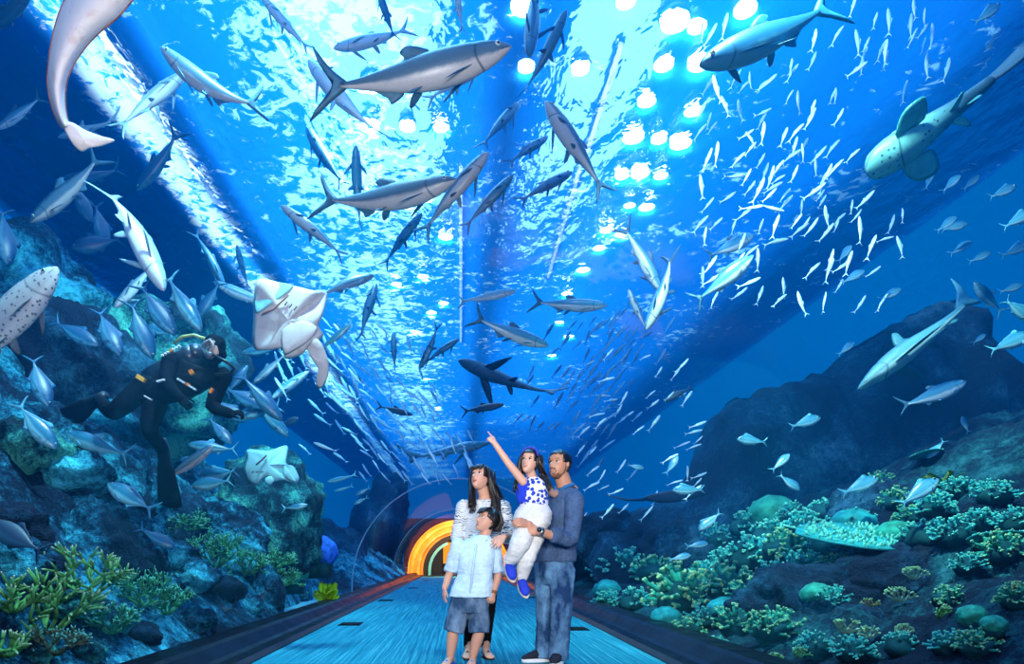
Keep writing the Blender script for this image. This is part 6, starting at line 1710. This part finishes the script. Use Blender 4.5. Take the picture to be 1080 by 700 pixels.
    mark(196.5, 404.5, (2.4, 1.2), ORG2, 'mark', .012, .21); mark(179, 370, (2.2, -1.0), ORG2, 'mark', .010, .20)
    mark(200, 390, (2.5, 4), ORG2, 'mark', .016, .17); mark(221, 414, (3, -5), ORG2, 'mark', .010, .20); mark(144, 396, (8, 5), plain('strap_orange', (.80, .40, .06, 1), .6), 'strap', .018, .22)
    mark(165, 402, (8, -2), WHT, 'mark', .006, .36); mark(152, 417, (7, 4), WHT, 'mark', .005, .2)
    FN = plain('flipper_black', (.004, .006, .012, 1), .5, .4)
    for a, d in ((a1, P(74, 440, y + .5) - a1), (a2, P(178, 520, y + .55) - a2)):
        d.normalize(); s = d.cross(Vector((0, 1, .3))).normalized(); n = s.cross(d); bm = bmesh.new()
        loft(bm, [[a + d * t + s * w * math.cos(k) + n * h_ * math.sin(k) for k in [2 * PI * q / 14 for q in range(14)]] for t, w, h_ in ((-.1, .04, .05), (0, .055, .06), (.12, .06, .045), (.2, .085, .02), (.5, .115, .012), (.6, .11, .008), (.62, .06, .004))]); part('flipper', bm, FN, root)
    return tag(root, 'scuba diver in a black wetsuit and mask swimming before the rocks at left', 'person')
diver()
# ------------------------------------------------------------------ rays
def ray_skin(name, under, upper, fleck):
    t = NT(name); b = t.pbsdf(None, .6, .25)
    v = t.coord(); n = t.noise(v, 5, 6, .7, .4); n2 = t.noise(v, 38, 3, .6)
    c = t.ramp(n, [(.34, fleck), (.47, under), (.8, tuple(min(1, x * 1.08) for x in under[:3]) + (1,))])
    t.l(t.mix(t.math('MULTIPLY', n2, .25), c, tuple(x * .7 for x in under[:3]) + (1,)), b.inputs['Base Color'])
    t.bump(b, n2, .2, .006); return t.m
RAY_W = ray_skin('ray_underside', (.62, .56, .54, 1), (.2, .3, .35, 1), (.46, .38, .37, 1))
RAY_P = ray_skin('ray_underside_pink', (.88, .76, .72, 1), (.2, .3, .35, 1), (.72, .50, .44, 1))
RAY_T = ray_skin('ray_underside_teal', (.28, .62, .68, 1), (.1, .4, .5, 1), (.14, .46, .54, 1))
RAY_C = plain('ray_upper', (.25, .60, .66, 1), .5, .3, var=.15)
EDGE = plain('ray_edge', (.40, .16, .11, 1), .6, .2, var=.3)
SLIT = plain('ray_slit', (.10, .07, .07, 1), .7, .1)
def smooth_loop(P_, n=8):
    out = []; m = len(P_)
    for i in range(m):
        a, b, c, d = (Vector(P_[(i + k) % m]) for k in (-1, 0, 1, 2))
        for k in range(n):
            t = k / n; q = 0.5 * ((2 * b) + (c - a) * t + (2 * a - 5 * b + 4 * c - d) * t * t + (3 * b - a - 3 * c + d) * t ** 3)
            out.append(q)
    return out
def slab(pts, c, thick, front, bm, K=9):
    """cushion shaped body inside a closed outline of world points"""
    rings = []
    for sg in (1, -1):
        ks = [i / K for i in range(K + 1)] if sg == 1 else [i / K for i in range(K - 1, -1, -1)]
        for k in ks:
            h = thick * math.sqrt(max(0, 1 - (1 - k) ** 2.0)) * sg * (1.0 if sg == 1 else .8)
            s = max(.02, 1 - k)
            rings.append([c + (p - c) * s + front * h for p in pts])
    # outline -> centre (front), then centre -> outline (back)
    fr = rings[:K + 1]; bk = rings[K + 1:]
    rv = [[bm.verts.new(p) for p in r] for r in fr]
    n = len(pts)
    for a, b in zip(rv, rv[1:]):
        for k in range(n): bm.faces.new((a[k], a[(k + 1) % n], b[(k + 1) % n], b[k]))
    bm.faces.new(rv[-1])
    rb = [[bm.verts.new(p) for p in r] for r in bk[:-1]]
    for a, b in zip(rb, rb[1:]):
        for k in range(n): bm.faces.new((a[k], a[(k + 1) % n], b[(k + 1) % n], b[k]))
    bm.faces.new(rb[0][::-1])
    for k in range(n): bm.faces.new((rb[-1][k], rb[-1][(k + 1) % n], rv[0][(k + 1) % n], rv[0][k]))
def ray_root(p): return empty('stingray', p)
def line(root, nm, px, Y, r, mat):
    bm = bmesh.new(); add_tube(bm, [at(x, y, Y) for x, y in px], r, 6); return part(nm, bm, mat, root)
# large pale ray in front of the left reef: underside to the walkway
Y = 5.7
root = ray_root(at(308, 340, Y))
o2 = [(273, 294, 0), (300, 299, .02), (330, 306, -.02), (345, 309, .12), (341, 330, .02), (336, 343, 0), (341, 354, .06), (328, 362, 0), (318, 374, .02), (301, 378, .04), (297, 368, 0), (282, 369, .03), (267, 366, .12), (267, 335, .08), (268, 310, .05)]
pts = smooth_loop([at(x, y, Y + d) for x, y, d in o2], 6)
fr = (EYE - at(305, 338, Y)).normalized()
bm = bmesh.new(); slab(pts, at(304, 338, Y), .06, fr, bm); part('disc', bm, RAY_W, root)
bm = bmesh.new(); slab(smooth_loop([at(x, y, Y - .01 + d) for x, y, d in [(272, 292, .10), (290, 297, .04), (309, 301, .0), (298, 312, -.03), (284, 322, -.02), (270, 330, .03), (268, 312, .08)]], 6), at(284, 310, Y), .025, fr, bm); part('folded_wing', bm, RAY_C, root)
bm = bmesh.new(); slab(smooth_loop([at(x, y, Y + d) for x, y, d in [(322, 364, .02), (334, 357, 0), (343, 370, .03), (347, 388, .08), (343, 404, .16), (337, 410, .2), (333, 404, .18), (337, 392, .1), (330, 380, .04)]], 6), at(337, 381, Y + .05), .03, fr, bm); part('pelvic_fin', bm, RAY_W, root)
bm = bmesh.new(); slab(smooth_loop([at(x, y, Y - .05 + d) for x, y, d in [(298, 348, 0), (318, 338, 0), (334, 345, 0), (328, 357, 0), (312, 368, 0), (299, 372, 0)]], 6), at(314, 354, Y - .05), .03, fr, bm); part('pelvic_lobe', bm, RAY_W, root)
line(root, 'mouth', [(276, 331), (288, 326), (297, 318), (304, 311)], Y - .068, .008, plain('ray_mouth', (.34, .16, .13, 1), .7))
for x in (300, 305, 310): line(root, 'gill_slit', [(x, 322 + (x - 300) * .5), (x + 3, 318 + (x - 300) * .5)], Y - .068, .005, SLIT)
tag(root, 'large white bellied stingray with one wing folded, right of the diver', 'ray')
# small teal ray low on the left
Y = 7.6
root = ray_root(at(288, 492, Y))
fr = (EYE - at(288, 492, Y)).normalized()
o3 = [(261, 474, .1), (283, 475, 0), (303, 470, .1), (302, 488, 0), (310, 492, .05), (316, 505, .1), (312, 510, .1), (299, 506, 0), (289, 508, 0), (280, 503, 0), (270, 511, .05), (261, 506, .1), (257, 496, .1), (260, 484, .08)]
bm = bmesh.new(); slab(smooth_loop([at(x, y, Y + d) for x, y, d in o3], 5), at(283, 490, Y), .07, fr, bm); part('disc', bm, RAY_T, root)
bm = bmesh.new(); slab(smooth_loop([at(x, y, Y - .07) for x, y in [(280, 504), (286, 502), (289, 507), (285, 511), (280, 509)]], 5), at(285, 507, Y - .07), .025, fr, bm); part('pelvic_fin', bm, RAY_C, root)
bm = bmesh.new(); slab(smooth_loop([at(x, y, Y - .02) for x, y in [(300, 490), (306, 498), (312, 508), (303, 505), (298, 498)]], 5), at(304, 499, Y - .02), .03, fr, bm); part('folded_wing', bm, RAY_C, root)
line(root, 'mouth', [(270, 490), (276, 485), (281, 480)], Y - .085, .009, SLIT)
for x in (265, 270, 275): line(root, 'gill_slit', [(x, 498), (x + 3, 497)], Y - .06, .005, SLIT)
tag(root, 'small pale teal stingray over the rocks below the large one', 'ray')
# long curled ray cut by the top edge at the left
Y = 3.6
root = ray_root(at(75, 70, Y))
cl = [(118, -26, 34), (101, 0, 30), (84, 22, 24), (72, 45, 18), (63, 70, 12.5), (60, 92, 9.5), (62, 112, 7), (66, 126, 5), (70, 133, 4.5)]
bm = bmesh.new(); rings = []
nrm = [Vector((cl[min(i + 1, len(cl) - 1)][0] - cl[max(i - 1, 0)][0], cl[min(i + 1, len(cl) - 1)][1] - cl[max(i - 1, 0)][1], 0)).normalized() for i in range(len(cl))]
fr = (EYE - at(70, 60, Y)).normalized()
S_ = [i / 4 for i in range(4 * (len(cl) - 1) + 1)]
for s in S_:
    x = smooth_interp(list(range(len(cl))), [c[0] for c in cl], s); y_ = smooth_interp(list(range(len(cl))), [c[1] for c in cl], s); w = smooth_interp(list(range(len(cl))), [c[2] for c in cl], s)
    k = min(len(cl) - 2, int(s)); d = nrm[k].lerp(nrm[k + 1], s - k).normalized(); px = Vector((-d.y, d.x, 0))
    ring = []
    for q in range(20):
        a = 2 * PI * q / 20; off = math.cos(a); dep = math.sin(a)
        yy = Y + .10 * (s / 8 - .5) + .10 * off * off
        p = at(x + px.x * w * off, y_ + px.y * w * off, yy) + fr * dep * w * F ** -1 * Y * .16
        ring.append(p)
    rings.append(ring)
loft(bm, rings); part('wing', bm, RAY_P, root)
for sg in (-1, 1):
    pts = []; 
    for s in S_:
        x = smooth_interp(list(range(len(cl))), [c[0] for c in cl], s); y_ = smooth_interp(list(range(len(cl))), [c[1] for c in cl], s); w = smooth_interp(list(range(len(cl))), [c[2] for c in cl], s)
        k = min(len(cl) - 2, int(s)); d = nrm[k].lerp(nrm[k + 1], s - k).normalized()
        pts.append(at(x - d.y * w * .985 * sg, y_ + d.x * w * .985 * sg, Y + .10 * (s / 8 - .5) + .095))
    bm = bmesh.new(); add_tube(bm, pts, .0055, 6); part('edge', bm, EDGE, root)
bm = bmesh.new(); slab(smooth_loop([at(x, y, Y + .1 + d) for x, y, d in [(66, 130, 0), (76, 129, 0), (90, 137, .03), (106, 143, .06), (121, 148, .1), (108, 154, .08), (96, 156, .05), (86, 160, .06), (78, 154, .03), (71, 143, 0)]], 6), at(88, 147, Y + .12), .03, fr, bm); part('tail_lobe', bm, RAY_P, root)
tag(root, 'long pinkish white ray wing curling down from the top left edge', 'ray')
# slender ray far off on the right
root = ray_root(at(690, 524, 12.5))
bm = bmesh.new(); slab(smooth_loop([at(x, y, 12.5) for x, y in [(676, 526), (695, 520), (722, 516), (748, 520), (724, 527), (700, 530)]], 5), at(712, 523, 12.5), .06, Vector((0, -.5, .85)), bm); part('disc', bm, M_DARK, root)
bm = bmesh.new(); add_tube(bm, [at(x, y, 12.5) for x, y in [(680, 527), (662, 527), (648, 524), (638, 521)]], [.03, .022, .014, .006], 6); part('tail', bm, M_DARK, root)
tag(root, 'slender dark ray with a whip tail gliding past the foot of the ridge', 'ray')
